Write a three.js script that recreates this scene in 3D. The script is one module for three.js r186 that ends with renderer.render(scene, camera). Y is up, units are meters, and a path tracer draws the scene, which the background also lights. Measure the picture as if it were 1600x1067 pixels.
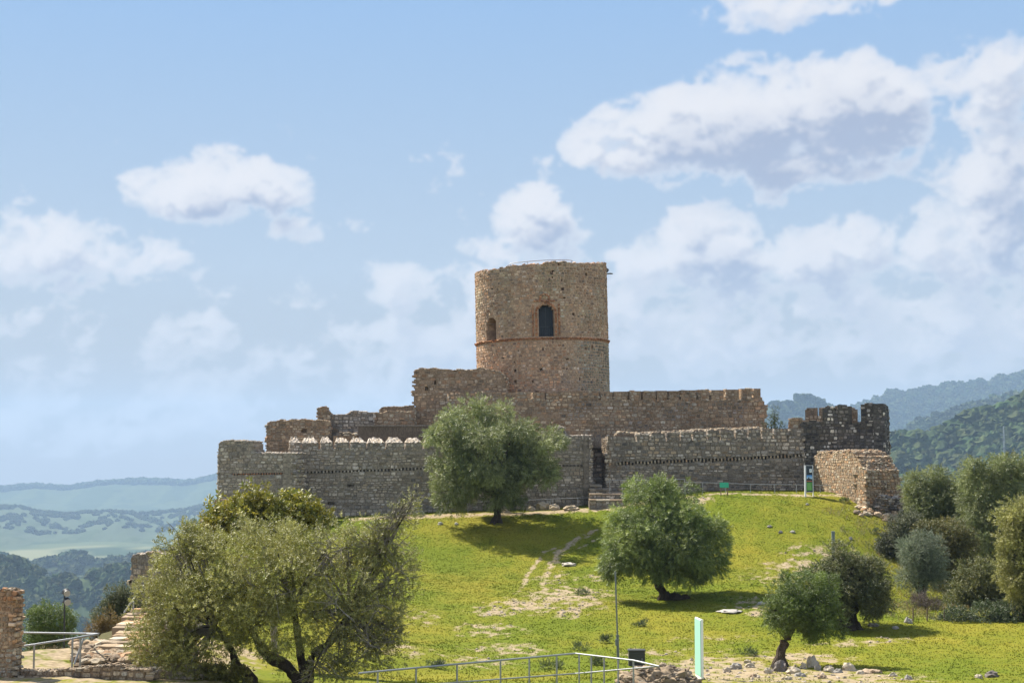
import * as THREE from 'three';
import { mergeGeometries } from 'three/addons/utils/BufferGeometryUtils.js';
import { createNoise2D, createNoise3D } from 'simplex-noise';

// ---------------------------------------------------------------- camera, sky, sun, exposure
const F = 2400, CX = 800, CY = 533.5, EYE = 12, PITCH = Math.atan(181.5 / F);   // focal length and centre in photograph pixels
const scene = new THREE.Scene();
const camera = new THREE.PerspectiveCamera(2 * Math.atan(533.5 / F) * 180 / Math.PI, 1600 / 1067, 0.5, 60000);
camera.position.set(0, EYE, 0);
camera.rotation.x = PITCH;
scene.add(camera);
const renderer = new THREE.WebGLRenderer({ antialias: true });
renderer.toneMapping = THREE.LinearToneMapping;
renderer.toneMappingExposure = 2.7;
renderer.shadowMap.enabled = true;

const SUN = new THREE.Vector3(-0.50, 0.73, -0.466).normalize();
const sun = new THREE.DirectionalLight(new THREE.Color(1, 0.93, 0.82), 4.5);
sun.name = 'sun';
sun.position.copy(SUN).multiplyScalar(300).add(new THREE.Vector3(0, 0, -110));
sun.target.position.set(0, 0, -110);
sun.castShadow = true;
sun.shadow.mapSize.set(4096, 4096);
Object.assign(sun.shadow.camera, { left: -110, right: 110, top: 110, bottom: -110, near: 10, far: 700 });
scene.add(sun, sun.target);
scene.fog = new THREE.FogExp2(new THREE.Color().setRGB(0.48, 0.70, 0.98), 0.000095);

// ---------------------------------------------------------------- small helpers
function mulberry(a) { return () => { a = (a + 0x6d2b79f5) | 0; let t = Math.imul(a ^ (a >>> 15), 1 | a); t = (t + Math.imul(t ^ (t >>> 7), 61 | t)) ^ t; return ((t ^ (t >>> 14)) >>> 0) / 4294967296; }; }
let rnd = mulberry(7);
const seed = (n) => { rnd = mulberry(n); };
const R = (a, b) => a + (b - a) * rnd();
const noise2 = createNoise2D(mulberry(11)), noise3 = createNoise3D(mulberry(12));
const fbm2 = (x, y, o = 4) => { let s = 0, a = 0.5; for (let i = 0; i < o; i++) { s += a * noise2(x, y); x = x * 2.03 + 7.1; y = y * 2.03 - 3.7; a *= 0.5; } return s; };
const clamp = (x, a, b) => Math.min(b, Math.max(a, x)), lerp = (a, b, t) => a + (b - a) * t;
const sstep = (x, a, b) => { const t = clamp((x - a) / (b - a), 0, 1); return t * t * (3 - 2 * t); };
const V = (x, y, z) => new THREE.Vector3(x, y, z);
const PC = Math.cos(PITCH), PS = Math.sin(PITCH);
function at(px, py, d) {                      // the point at distance d that the photograph shows at that pixel
  const vx = (px - CX) / F, vy = -(py - CY) / F, y = vy * PC + PS, z = vy * PS - PC, k = -d / z;
  return V(vx * k, EYE + y * k, -d);
}
const mpp = (d) => d / F;                     // metres in one photograph pixel at distance d
const lin = (r, g, b) => new THREE.Color().setRGB(r, g, b);
const srgb = (r, g, b) => new THREE.Color().setRGB(r / 255, g / 255, b / 255, THREE.SRGBColorSpace);
function interp(list) {                       // piecewise linear through [[x, y], ...]
  return (x) => {
    if (x <= list[0][0]) return list[0][1];
    for (let i = 1; i < list.length; i++) if (x <= list[i][0]) { const [a, b] = list[i - 1], [c, e] = list[i]; return b + (e - b) * (x - a) / (c - a); }
    return list[list.length - 1][1];
  };
}
const taken = new Map();
function numbered(name) { const n = taken.get(name) ?? 0; taken.set(name, n + 1); return n ? name + '_' + String(n).padStart(3, '0') : name; }
function tag(o, label, category, group, kind) {
  if (label) o.userData.label = label;
  if (category) o.userData.category = category;
  if (group) o.userData.group = group;
  if (kind) o.userData.kind = kind;
  return o;
}
function shade(o) { o.castShadow = o.receiveShadow = true; return o; }
function thing(name, label, category, pos = [0, 0, 0], group) {
  const o = new THREE.Group(); o.name = numbered(name); o.position.set(...pos); scene.add(o);
  return tag(o, label, category, group, 'thing');
}
function part(name, g, m, parent, kind) {
  const o = shade(new THREE.Mesh(g, m)); o.name = name; parent.add(o);
  if (kind) o.userData.kind = kind;
  return o;
}
function single(name, g, m, label, category, group) {
  const o = shade(new THREE.Mesh(g, m)); o.name = numbered(name); scene.add(o);
  return tag(o, label, category, group, 'thing');
}
function structure(name, g, m, label) {
  const o = shade(new THREE.Mesh(g, m)); o.name = numbered(name); scene.add(o); o.userData.kind = 'structure';
  if (label) o.userData.label = label;
  return o;
}
class Geo {                                   // collects loose triangles
  constructor() { this.p = []; this.c = []; this.u = []; }
  tri(a, b, c, col, ua, ub, uc) {
    this.p.push(a.x, a.y, a.z, b.x, b.y, b.z, c.x, c.y, c.z);
    for (let i = 0; i < 3; i++) this.c.push(col[0], col[1], col[2]);
    if (ua) this.u.push(ua[0], ua[1], ub[0], ub[1], uc[0], uc[1]); else this.u.push(a.x + a.z * 0.3, a.y + a.z * 0.3, b.x + b.z * 0.3, b.y + b.z * 0.3, c.x + c.z * 0.3, c.y + c.z * 0.3);
  }
  quad(a, b, c, d, col, ua, ub, uc, ud) { this.tri(a, b, c, col, ua, ub, uc); this.tri(a, c, d, col, ua, uc, ud); }
  add(g) { for (const k of ['p', 'c', 'u']) { const s = g[k], t = this[k]; for (let i = 0; i < s.length; i++) t.push(s[i]); } return this; }
  get empty() { return !this.p.length; }
  build(smooth) {
    const g = new THREE.BufferGeometry();
    g.setAttribute('position', new THREE.Float32BufferAttribute(this.p, 3));
    g.setAttribute('color', new THREE.Float32BufferAttribute(this.c, 3));
    g.setAttribute('uv', new THREE.Float32BufferAttribute(this.u, 2));
    g.computeVertexNormals();
    return g;
  }
}
function noiseTexture(size, f, srgbMap) {     // f(x, y) in 0..size, returns [r, g, b] 0..255
  const data = new Uint8Array(size * size * 4);
  for (let y = 0; y < size; y++) for (let x = 0; x < size; x++) { const c = f(x, y), i = (y * size + x) * 4; data[i] = c[0]; data[i + 1] = c[1]; data[i + 2] = c[2]; data[i + 3] = 255; }
  const t = new THREE.DataTexture(data, size, size);
  t.wrapS = t.wrapT = THREE.RepeatWrapping; t.magFilter = THREE.LinearFilter; t.minFilter = THREE.LinearMipmapLinearFilter; t.generateMipmaps = true;
  if (srgbMap) t.colorSpace = THREE.SRGBColorSpace;
  t.needsUpdate = true;
  return t;
}
// noise that tiles: simplex on a torus
function tileNoise(x, y, size, per, off) { const a = x / size * 2 * Math.PI, b = y / size * 2 * Math.PI, r = per / (2 * Math.PI); return 0.5 * (noise3(Math.cos(a) * r + off, Math.sin(a) * r, Math.cos(b) * r) + noise3(Math.sin(b) * r - off, Math.cos(a) * r + 5, Math.sin(a) * r - 9)); }
// ---------------------------------------------------------------- the sky: air and clouds, computed for every direction
{
  const SW = 4096, SH = 2048, data = new Float32Array(SW * SH * 4), cover = new Float32Array(SW * SH / 2), dens = new Float32Array(SW * SH / 2);
  const DEG = SW / 360, E = renderer.toneMappingExposure;
  const lin1 = (v) => { v /= 255; return v <= 0.04045 ? v / 12.92 : ((v + 0.055) / 1.055) ** 2.4; };
  // heading 0 is the view direction (-z), right positive; column = heading / 360 with x = sin, z = -cos
  const colOf = (az) => { const a = az * Math.PI / 180, x = Math.sin(a), z = -Math.cos(a); return (Math.atan2(z, x) / (2 * Math.PI) + 0.5) * SW; };
  const blob = (az, el, ra, re, s) => {
    const c0 = colOf(az), r0 = el * DEG, wide = ra / Math.max(0.25, Math.cos(el * Math.PI / 180));
    for (let r = Math.max(0, Math.floor(r0 - re * DEG)); r <= Math.min(SH / 2 - 1, r0 + re * DEG); r++) {
      for (let c = Math.floor(c0 - wide * DEG); c <= c0 + wide * DEG; c++) {
        const dx = (c - c0) / (wide * DEG), dy = (r - r0) / (re * DEG), q = 1 - dx * dx - dy * dy;
        if (q <= 0) continue;
        const i = r * SW + ((c % SW) + SW) % SW, v = s * Math.sqrt(q);
        cover[i] = Math.max(cover[i], v) + 0.25 * Math.min(cover[i], v);
      }
    }
  };
  const px = (x, y, rx, ry, s) => blob(Math.atan((x - CX) / F) * 180 / Math.PI, Math.atan((715 - y) / F) * 180 / Math.PI, rx / 41.9, ry / 41.9, s);
  for (const b of [
    // the long cumulus upper right
    [1180, 180, 150, 98, 1], [1060, 205, 150, 75, 0.95], [980, 225, 110, 55, 0.8], [1310, 160, 110, 90, 0.95], [1390, 190, 90, 75, 0.9], [1250, 225, 210, 80, 0.9], [1130, 255, 190, 50, 0.55],
    // scraps along the top
    [1250, 14, 190, 40, 0.5], [1330, -4, 90, 36, 0.5],
    // right edge
    [1560, 180, 130, 130, 0.62], [1580, 330, 130, 170, 0.7], [1500, 390, 110, 110, 0.5], [1640, 240, 120, 180, 0.7], [1400, 270, 120, 40, 0.42],
    // lower right banks
    [1110, 365, 85, 62, 0.8], [1060, 405, 130, 50, 0.62], [1200, 400, 130, 55, 0.5], [1330, 390, 75, 62, 0.75], [1260, 310, 80, 40, 0.42], [1120, 450, 210, 60, 0.45], [1320, 470, 190, 60, 0.42], [1040, 520, 200, 60, 0.4], [1450, 520, 210, 80, 0.45], [1250, 570, 330, 60, 0.4],
    // behind and left of the tower
    [835, 345, 75, 62, 0.8], [890, 355, 100, 32, 0.5], [775, 385, 70, 22, 0.42], [860, 405, 70, 25, 0.6], [680, 450, 120, 45, 0.5], [600, 425, 75, 24, 0.5], [690, 540, 150, 60, 0.5], [560, 560, 200, 60, 0.36],
    // the small cumulus on the left and its neighbours
    [335, 285, 95, 62, 0.95], [255, 310, 90, 42, 0.75], [415, 295, 85, 36, 0.75], [330, 320, 110, 42, 0.75],
    [470, 362, 60, 20, 0.42], [545, 352, 50, 14, 0.34],
    [120, 390, 110, 50, 0.6], [40, 370, 60, 45, 0.6], [190, 400, 110, 40, 0.5], [60, 430, 110, 40, 0.45], [-60, 400, 110, 70, 0.6],
    [290, 530, 90, 50, 0.62], [250, 570, 80, 40, 0.42], [70, 600, 130, 40, 0.38], [380, 620, 260, 50, 0.38], [150, 660, 260, 40, 0.3],
  ]) px(...b);
  const rs = mulberry(99);                    // the same kind of cloud all round, more added to lift shaded walls
  for (let k = 0; k < 560; k++) {
    const az = 26 + rs() * 308, el = 2 + 62 * rs() ** 1.7, big = 0.5 + rs() * 0.9 + el / 50;
    for (let j = 0; j < 5; j++) blob(az + (rs() - 0.5) * 7 * big, el + (rs() - 0.4) * 1.7 * big, (1.6 + rs() * 2.2) * big, (0.8 + rs() * 1.1) * big, 0.45 + rs() * 0.5);
  }
  for (let k = 0; k < 50; k++) { const az = -26 + rs() * 52, el = 19 + rs() * 40; for (let j = 0; j < 4; j++) blob(az + (rs() - 0.5) * 8, el + (rs() - 0.4) * 2, 2 + rs() * 3, 1 + rs() * 1.6, 0.45 + rs() * 0.45); }
  const fine = (x, y, z, f, o) => { let s = 0, a = 0.5; for (let i = 0; i < o; i++) { s += a * noise3(x * f, y * f * 1.5, z * f); f *= 2.1; a *= 0.52; } return s; };
  for (let r = 0; r < SH / 2; r++) {
    const el = (r + 0.5) / SH * Math.PI, y = Math.sin(el), ce = Math.cos(el);
    for (let c = 0; c < SW; c++) {
      const i = r * SW + c, a = ((c + 0.5) / SW - 0.5) * 2 * Math.PI, x = Math.cos(a) * ce, z = Math.sin(a) * ce;
      const veil = 0.24 * sstep(y, 0.30, 0.02);
      const e = cover[i] + veil;
      if (e < 0.05) continue;
      const n = fine(x, y, z, 14, 6), w = 0.03 * n, billow = 1 - Math.abs(fine(x + 3 + w, y + w, z, 22, 5)) * 2.4, puff = 1 - Math.abs(fine(x + w, y + 5, z - w, 60, 3)) * 2.4;
      dens[i] = Math.max(0, e * 1.2 + n * 0.85 + (billow - 0.6) * 0.34 + (puff - 0.6) * 0.07 - 0.48);
    }
  }
  const zen = [128, 170, 228], top = [146, 183, 226], mid = [182, 198, 215], low = [182, 176, 168];
  const lit = [234, 233, 236].map(lin1), base = [166, 177, 200].map(lin1);
  const sunAz = Math.atan2(SUN.x, -SUN.z);
  for (let row = 0; row < SH; row++) {
    const up = ((row + 0.5) / SH - 0.5) * Math.PI, r = row - SH / 2, eld = up * 180 / Math.PI, y = Math.sin(up), ce = Math.cos(up);
    const clear = [0, 1, 2].map((k) => {
      const g = eld < 0 ? low[k] : eld < 7 ? lerp(low[k], mid[k], eld / 7) : eld < 18 ? lerp(mid[k], top[k], (eld - 7) / 11) : lerp(top[k], zen[k], clamp((eld - 18) / 45, 0, 1));
      return lin1(g);
    });
    for (let c = 0; c < SW; c++) {
      const o = (row * SW + c) * 4, a = ((c + 0.5) / SW - 0.5) * 2 * Math.PI, x = Math.cos(a) * ce, z = Math.sin(a) * ce;
      const cs = x * SUN.x + y * SUN.y + z * SUN.z, glow = 1 + 0.9 * Math.exp((cs - 1) * 26) + 0.12 * Math.max(0, cs);
      const front = 1 + 1.7 * sstep(-cs, -0.35, 0.7);   // clouds opposite the sun are front-lit, boosted to lift the shaded walls
      let al = 0, li = 1;
      if (r >= 0) {
        const d = dens[r * SW + c];
        al = (1 - Math.exp(-d * 4.2)) * lerp(0.5, 0.96, sstep(eld, 1, 9));
        const D = (dv, du) => dens[Math.min(SH / 2 - 1, r + dv) * SW + ((c + du) % SW + SW) % SW];
        let tau = 0;                          // how much cloud lies towards the sun
        for (let q = 1; q <= 9; q++) tau += 0.3 * D(Math.round(3.1 * q), Math.round(-1.6 * q + 2 * noise2(c * 0.05, r * 0.05 + q)));
        const relief = clamp((d - D(5, -3)) * 0.8 + (d - D(12, -7)) * 0.6, -0.4, 0.4);
        li = 1 - (1 - clamp(Math.exp(-tau * 0.62) * 0.95 + relief * 0.9, 0, 1)) * sstep(d, 0.05, 0.6) * (1 - 0.6 * sstep(-cs, -0.1, 0.6));  // away from the sun one sees the sunlit side of the clouds
      }
      for (let k = 0; k < 3; k++) data[o + k] = lerp(clear[k], lerp(base[k], lit[k], li) * front, al) * glow / E;
      data[o + 3] = 1;
    }
  }
  const sky = new THREE.DataTexture(data, SW, SH, THREE.RGBAFormat, THREE.FloatType);
  sky.mapping = THREE.EquirectangularReflectionMapping;
  sky.magFilter = THREE.LinearFilter;
  sky.needsUpdate = true;
  scene.background = sky;
  scene.environment = sky;
}
// ---------------------------------------------------------------- the lie of the land
// heights of the castle hill through measured points: thin plate spline in plan (x, distance)
const landPoints = [];
for (const [px, py, d] of [
  [440, 828, 127], [560, 810, 129], [640, 806, 129], [720, 803, 129], [800, 800, 129], [900, 795, 129], [960, 789, 128.5], [1060, 777, 127.5], [1120, 772, 126.5], [1250, 772, 126.5], [1360, 774, 125.5],
  [560, 805, 136], [720, 798.5, 136], [800, 795.5, 136], [900, 791, 136], [1060, 773, 135], [1120, 768.5, 134], [1250, 768.5, 134],
  [600, 822, 126], [777, 816, 125.5], [960, 806, 125], [1120, 786, 123.5], [1280, 786, 123], [1390, 800, 122],
  [600, 868, 116.5], [700, 868, 117], [800, 868, 117], [950, 860, 117], [1100, 842, 115.5], [1250, 832, 115], [1330, 840, 114], [1400, 880, 111],
  [640, 940, 95], [800, 940, 95], [950, 936, 95.5], [1035, 936, 96], [1130, 925, 96.5], [1240, 915, 97], [1310, 925, 95], [1400, 950, 95], [1500, 950, 92], [1620, 950, 95], [1600, 900, 115],
  [600, 1000, 80], [800, 1000, 80], [1000, 998, 80.5], [1200, 994, 80.5], [1320, 982, 82], [1400, 985, 81], [1560, 985, 80], [1750, 985, 80],
  [600, 1055, 65], [800, 1056, 65], [1000, 1056, 65], [1200, 1050, 65], [1400, 1048, 65], [1620, 1050, 65],
  [700, 1078, 51], [900, 1078, 52], [1000, 1080, 51], [1100, 1062, 54], [1300, 1072, 55], [1600, 1090, 52],
  [430, 1068, 50], [330, 1058, 50], [230, 1052, 50], [120, 1047, 50], [0, 1050, 50], [250, 1030, 56], [340, 1010, 62], [450, 960, 75], [480, 900, 95], [400, 860, 112], [260, 960, 70], [150, 1036, 54], [205, 1000, 58],
]) { const p = at(px, py, d); landPoints.push([p.x, d, p.y]); }
for (const [x, d, y] of [[-25, 150, EYE - 4], [0, 150, EYE - 3], [25, 150, EYE - 3], [0, 175, EYE - 5], [-30, 30, EYE - 6.6], [0, 30, EYE - 6.5], [30, 30, EYE - 7], [60, 60, EYE - 9]]) landPoints.push([x, d, y]);
const tps = (() => {
  const n = landPoints.length, m = n + 3, A = Array.from({ length: m }, () => new Float64Array(m + 1)), U = (r2) => r2 < 1e-9 ? 0 : 0.5 * r2 * Math.log(r2);
  for (let i = 0; i < n; i++) {
    for (let j = 0; j < n; j++) A[i][j] = U((landPoints[i][0] - landPoints[j][0]) ** 2 + (landPoints[i][1] - landPoints[j][1]) ** 2);
    A[i][i] += 3;                            // a little slack so that the surface stays smooth
    A[i][n] = A[n][i] = 1; A[i][n + 1] = A[n + 1][i] = landPoints[i][0]; A[i][n + 2] = A[n + 2][i] = landPoints[i][1];
    A[i][m] = landPoints[i][2];
  }
  for (let i = 0; i < m; i++) {
    let p = i; for (let k = i + 1; k < m; k++) if (Math.abs(A[k][i]) > Math.abs(A[p][i])) p = k;
    [A[i], A[p]] = [A[p], A[i]];
    for (let k = 0; k < m; k++) if (k !== i) { const f = A[k][i] / A[i][i]; if (f) for (let j = i; j <= m; j++) A[k][j] -= f * A[i][j]; }
  }
  const w = A.map((r, i) => r[m] / r[i]);
  return (x, d) => { let s = w[n] + w[n + 1] * x + w[n + 2] * d; for (let i = 0; i < n; i++) s += w[i] * U((x - landPoints[i][0]) ** 2 + (d - landPoints[i][1]) ** 2); return s; };
})();
const plateau = [[-40, 10], [-30, 44], [-19, 53], [-14.5, 57], [-13.6, 62], [-16, 76], [-20.5, 100], [-25.5, 124], [-27, 145], [-28, 178], [38, 178], [38, 140], [37.5, 122], [42, 108], [60, 92], [75, 70], [75, 10]];
function outside(x, d) {                      // metres outside the flat top of the hill, 0 on it
  let inside = false, best = 1e9;
  for (let i = 0, j = plateau.length - 1; i < plateau.length; j = i++) {
    const [ax, ay] = plateau[i], [bx, by] = plateau[j];
    if ((ay > d) !== (by > d) && x < (bx - ax) * (d - ay) / (by - ay) + ax) inside = !inside;
    const t = clamp(((x - ax) * (bx - ax) + (d - ay) * (by - ay)) / ((bx - ax) ** 2 + (by - ay) ** 2), 0, 1);
    best = Math.min(best, Math.hypot(x - ax - t * (bx - ax), d - ay - t * (by - ay)));
  }
  return inside ? 0 : best;
}
const VALLEY = EYE - 250;
function land(x, d) {
  const o = outside(x, d);
  let cx = clamp(x, -42, 76), cd = clamp(d, 20, 180);
  let h = tps(cx, cd);
  if (o > 0) { const steep = lerp(0.62, 2.4, sstep(-x, 8, 13)); h -= o < 2 ? steep * o * o / 4 : o < 14 ? steep * (o - 1) : steep * 13 + 0.7 * (o - 14); }
  h += o > 0 ? 0.4 * fbm2(x * 0.08, d * 0.08, 3) * Math.min(1, o / 6) : 0;
  return Math.max(h, VALLEY + 14 * fbm2(x * 0.0006 + 3, d * 0.0006, 3) + 0.02 * Math.max(0, d - 3000) * 0);
}
const ground = (px, py, d0 = 45, d1 = 140) => {  // where the ray through a pixel meets the hill
  let d = d0;
  for (; d < d1; d += 0.25) { const p = at(px, py, d); if (p.y < land(p.x, d)) break; }
  const p = at(px, py, d); p.y = land(p.x, d); return p;
};
// ground colour on the hill: short spring grass, dry grass, bare earth; the worn places are where the photograph shows them
const bare = [];                              // [x, d, radius x, radius d, turn, strength]
function wornPath(list, w, s) { const pts = list.map(([px, py]) => ground(px, py)); for (let i = 1; i < pts.length; i++) { const a = pts[i - 1], b = pts[i], n = Math.ceil(a.distanceTo(b) / (w * 0.8)); for (let k = 0; k < n; k++) { const t = k / n; bare.push([lerp(a.x, b.x, t), -lerp(a.z, b.z, t), w, w, 0, s]); } } }
function wornPatch(px, py, rx, ry, s) { const p = ground(px, py), q = ground(px, py + ry), d = Math.max(1, p.distanceTo(q)); bare.push([p.x, -p.z, rx * mpp(-p.z), d, 0, s]); }
wornPath([[812, 925], [826, 895], [850, 863], [900, 845], [935, 833]], 0.2, 0.75);
wornPath([[846, 915], [857, 890], [870, 865], [905, 842], [935, 828]], 0.32, 0.85);
wornPath([[860, 890], [880, 868], [930, 845]], 0.2, 0.65);
for (const a of [[885, 930, 60, 16, 0.9], [830, 945, 60, 14, 0.85], [905, 940, 50, 14, 0.7], [780, 955, 40, 8, 0.8], [870, 905, 40, 8, 0.5], [765, 985, 50, 10, 0.7], [790, 1015, 55, 10, 0.7], [745, 1035, 60, 9, 0.6], [890, 957, 26, 9, 0.8], [660, 965, 30, 12, 0.5], [610, 1010, 60, 16, 0.6],
  [1290, 865, 60, 9, 0.7], [1265, 888, 70, 9, 0.75], [1230, 905, 60, 8, 0.6], [1180, 945, 40, 10, 0.7], [1200, 960, 30, 9, 0.8], [1245, 1030, 70, 9, 0.9], [1150, 1055, 120, 10, 1], [1300, 1058, 120, 9, 1], [1120, 1000, 60, 6, 0.4], [1010, 1020, 40, 6, 0.6], [1110, 1058, 60, 12, 1],
  [940, 930, 26, 6, 0.6], [930, 905, 24, 6, 0.5], [1340, 1005, 70, 5, 0.6], [1390, 1000, 60, 4, 0.5], [1085, 783, 30, 6, 1]]) wornPatch(...a);
// the path of bare sand at the foot of the walls
for (const l of [[[560, 812], [700, 806], [790, 803], [900, 798], [960, 793], [1010, 786]]]) wornPath(l, 0.85, 1.1);
for (const l of [[[1070, 778], [1110, 773], [1200, 773.5], [1300, 774], [1385, 778]]]) wornPath(l, 0.6, 0.8);
const bins = new Map();
for (const b of bare) { const r = Math.max(b[2], b[3]) * 1.6; for (let i = Math.floor((b[0] - r) / 4); i <= (b[0] + r) / 4; i++) for (let j = Math.floor((b[1] - r) / 4); j <= (b[1] + r) / 4; j++) { const k = i + ',' + j; (bins.get(k) ?? bins.set(k, []).get(k)).push(b); } }
function bareness(x, d) {
  let s = 0;
  for (const [bx, bd, rx, rd, , w] of bins.get(Math.floor(x / 4) + ',' + Math.floor(d / 4)) ?? []) { const q = ((x - bx) / rx) ** 2 + ((d - bd) / rd) ** 2; if (q < 2.2) s = Math.max(s, w * (1 - q / 2.2)); }
  if (x < -8 && d < 64) s = Math.max(s, 0.9 * sstep(-x, 8, 11));
  const g = fbm2(x * 0.9, d * 0.5, 4) + 0.5 * fbm2(x * 3.1, d * 2.2, 3);
  return clamp((s - 0.42 + g * 0.85) * 1.8, 0, 0.92) * (s > 0 ? 1 : 0);
}
function grassColor(x, d) {
  const a = fbm2(x * 0.055, d * 0.05, 4), b = fbm2(x * 0.35 + 9, d * 0.2, 4), c = fbm2(x * 1.7, d * 0.9 + 4, 3), wild = sstep(x + (d - 100) * -0.12, 23, 29) * (d > 84 ? 1 : 0);
  let dry = clamp(0.32 + a * 0.95 + b * 0.45 + c * 0.2 + 0.08 + wild * 0.35, 0, 1), dark = clamp(-0.25 + b * -0.5 + c * 0.35, 0, 0.28);
  const g = [0.100, 0.126, 0.009], y = [0.176, 0.161, 0.017], k = [0.06, 0.082, 0.009];
  return [0, 1, 2].map((i) => lerp(lerp(g[i], y[i], dry), k[i], dark));
}
function groundColor(x, d) {
  const g = grassColor(x, d), t = bareness(x, d), n = fbm2(x * 2.3, d * 2.3, 4), dirt = [0.29 + n * 0.12, 0.225 + n * 0.1, 0.15 + n * 0.08];
  const slope = outside(x, d) > 1.5 ? 0.5 : 0;
  return [0, 1, 2].map((i) => lerp(lerp(g[i], [0.10, 0.11, 0.035][i], slope), dirt[i], t));
}
// near ground: one fine sheet, its colours in a texture laid out in metres
const X0 = -72, X1 = 88, D0 = 26, D1 = 186;
{
  const N = 2048, toS = (v) => Math.round(255 * clamp(v <= 0.0031308 ? v * 12.92 : 1.055 * v ** (1 / 2.4) - 0.055, 0, 1));
  const tex = noiseTexture(N, (i, j) => { const x = lerp(X0, X1, (i + 0.5) / N), d = lerp(D0, D1, (j + 0.5) / N); const n = 1 + 0.22 * noise2(x * 5, d * 5) + 0.12 * noise2(x * 11, d * 11); return groundColor(x, d).map((v) => toS(v * n)); }, true);
  tex.wrapS = tex.wrapT = THREE.ClampToEdgeWrapping;
  const nx = 330, nd = 330, pos = [], uv = [], idx = [];
  for (let j = 0; j <= nd; j++) for (let i = 0; i <= nx; i++) {
    const x = lerp(X0, X1, i / nx), d = lerp(D0, D1, j / nd);
    pos.push(x, land(x, d) + 0.05 * fbm2(x * 0.5, d * 0.5, 3) + 0.03 * noise2(x * 1.6, d * 1.6), -d); uv.push(i / nx, j / nd);
  }
  for (let j = 0; j < nd; j++) for (let i = 0; i < nx; i++) { const a = j * (nx + 1) + i, b = a + 1, c = a + nx + 1, e = c + 1; idx.push(a, b, e, a, e, c); }
  const g = new THREE.BufferGeometry();
  g.setAttribute('position', new THREE.Float32BufferAttribute(pos, 3)); g.setAttribute('uv', new THREE.Float32BufferAttribute(uv, 2)); g.setIndex(idx); g.computeVertexNormals();
  structure('lawn', g, new THREE.MeshPhysicalMaterial({ map: tex, roughness: 1, specularIntensity: 0.15 }), 'sloping green lawn with worn dirt tracks below the castle walls');
}
// far ground: rings out to the horizon, hills left to the ridges
const farColor = (x, d) => {
  const f = noise2(Math.floor(x / 260 + 0.6 * noise2(x * 0.002, d * 0.002)) * 3.7, Math.floor(d / 420 + 0.5 * noise2(d * 0.0017, x * 0.002)) * 5.3), w = fbm2(x * 0.0016, d * 0.0011 + 5, 4);
  if (w > 0.06) return [0.028, 0.05, 0.018];
  return f > 0.55 ? [0.16, 0.165, 0.085] : f > -0.2 ? [0.075, 0.098, 0.045] : [0.055, 0.078, 0.038];
};
{
  const na = 420, nr = 260, pos = [], col = [], idx = [];
  for (let j = 0; j <= nr; j++) for (let i = 0; i <= na; i++) {
    const a = i / na * 2 * Math.PI, r = 40 * Math.pow(11000 / 40, j / nr), x = Math.sin(a) * r, d = 100 + Math.cos(a) * r;
    const inNear = x > X0 && x < X1 && d > D0 && d < D1;
    pos.push(x, land(x, d) - (inNear ? 3 : 0) - (inNear && outside(x, d) > 3 ? 2 : 0), -d); col.push(...(r < 420 ? [0.06, 0.075, 0.025] : farColor(x, d)));
  }
  for (let j = 0; j < nr; j++) for (let i = 0; i < na; i++) { const a = j * (na + 1) + i, b = a + 1, c = a + na + 1, e = c + 1; idx.push(a, b, e, a, e, c); }
  const g = new THREE.BufferGeometry();
  g.setAttribute('position', new THREE.Float32BufferAttribute(pos, 3)); g.setAttribute('color', new THREE.Float32BufferAttribute(col, 3)); g.setIndex(idx); g.computeVertexNormals();
  structure('valley_ground', g, new THREE.MeshPhysicalMaterial({ vertexColors: true, roughness: 1, specularIntensity: 0.15 }), 'pale green valley fields far below the castle');
}
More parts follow.
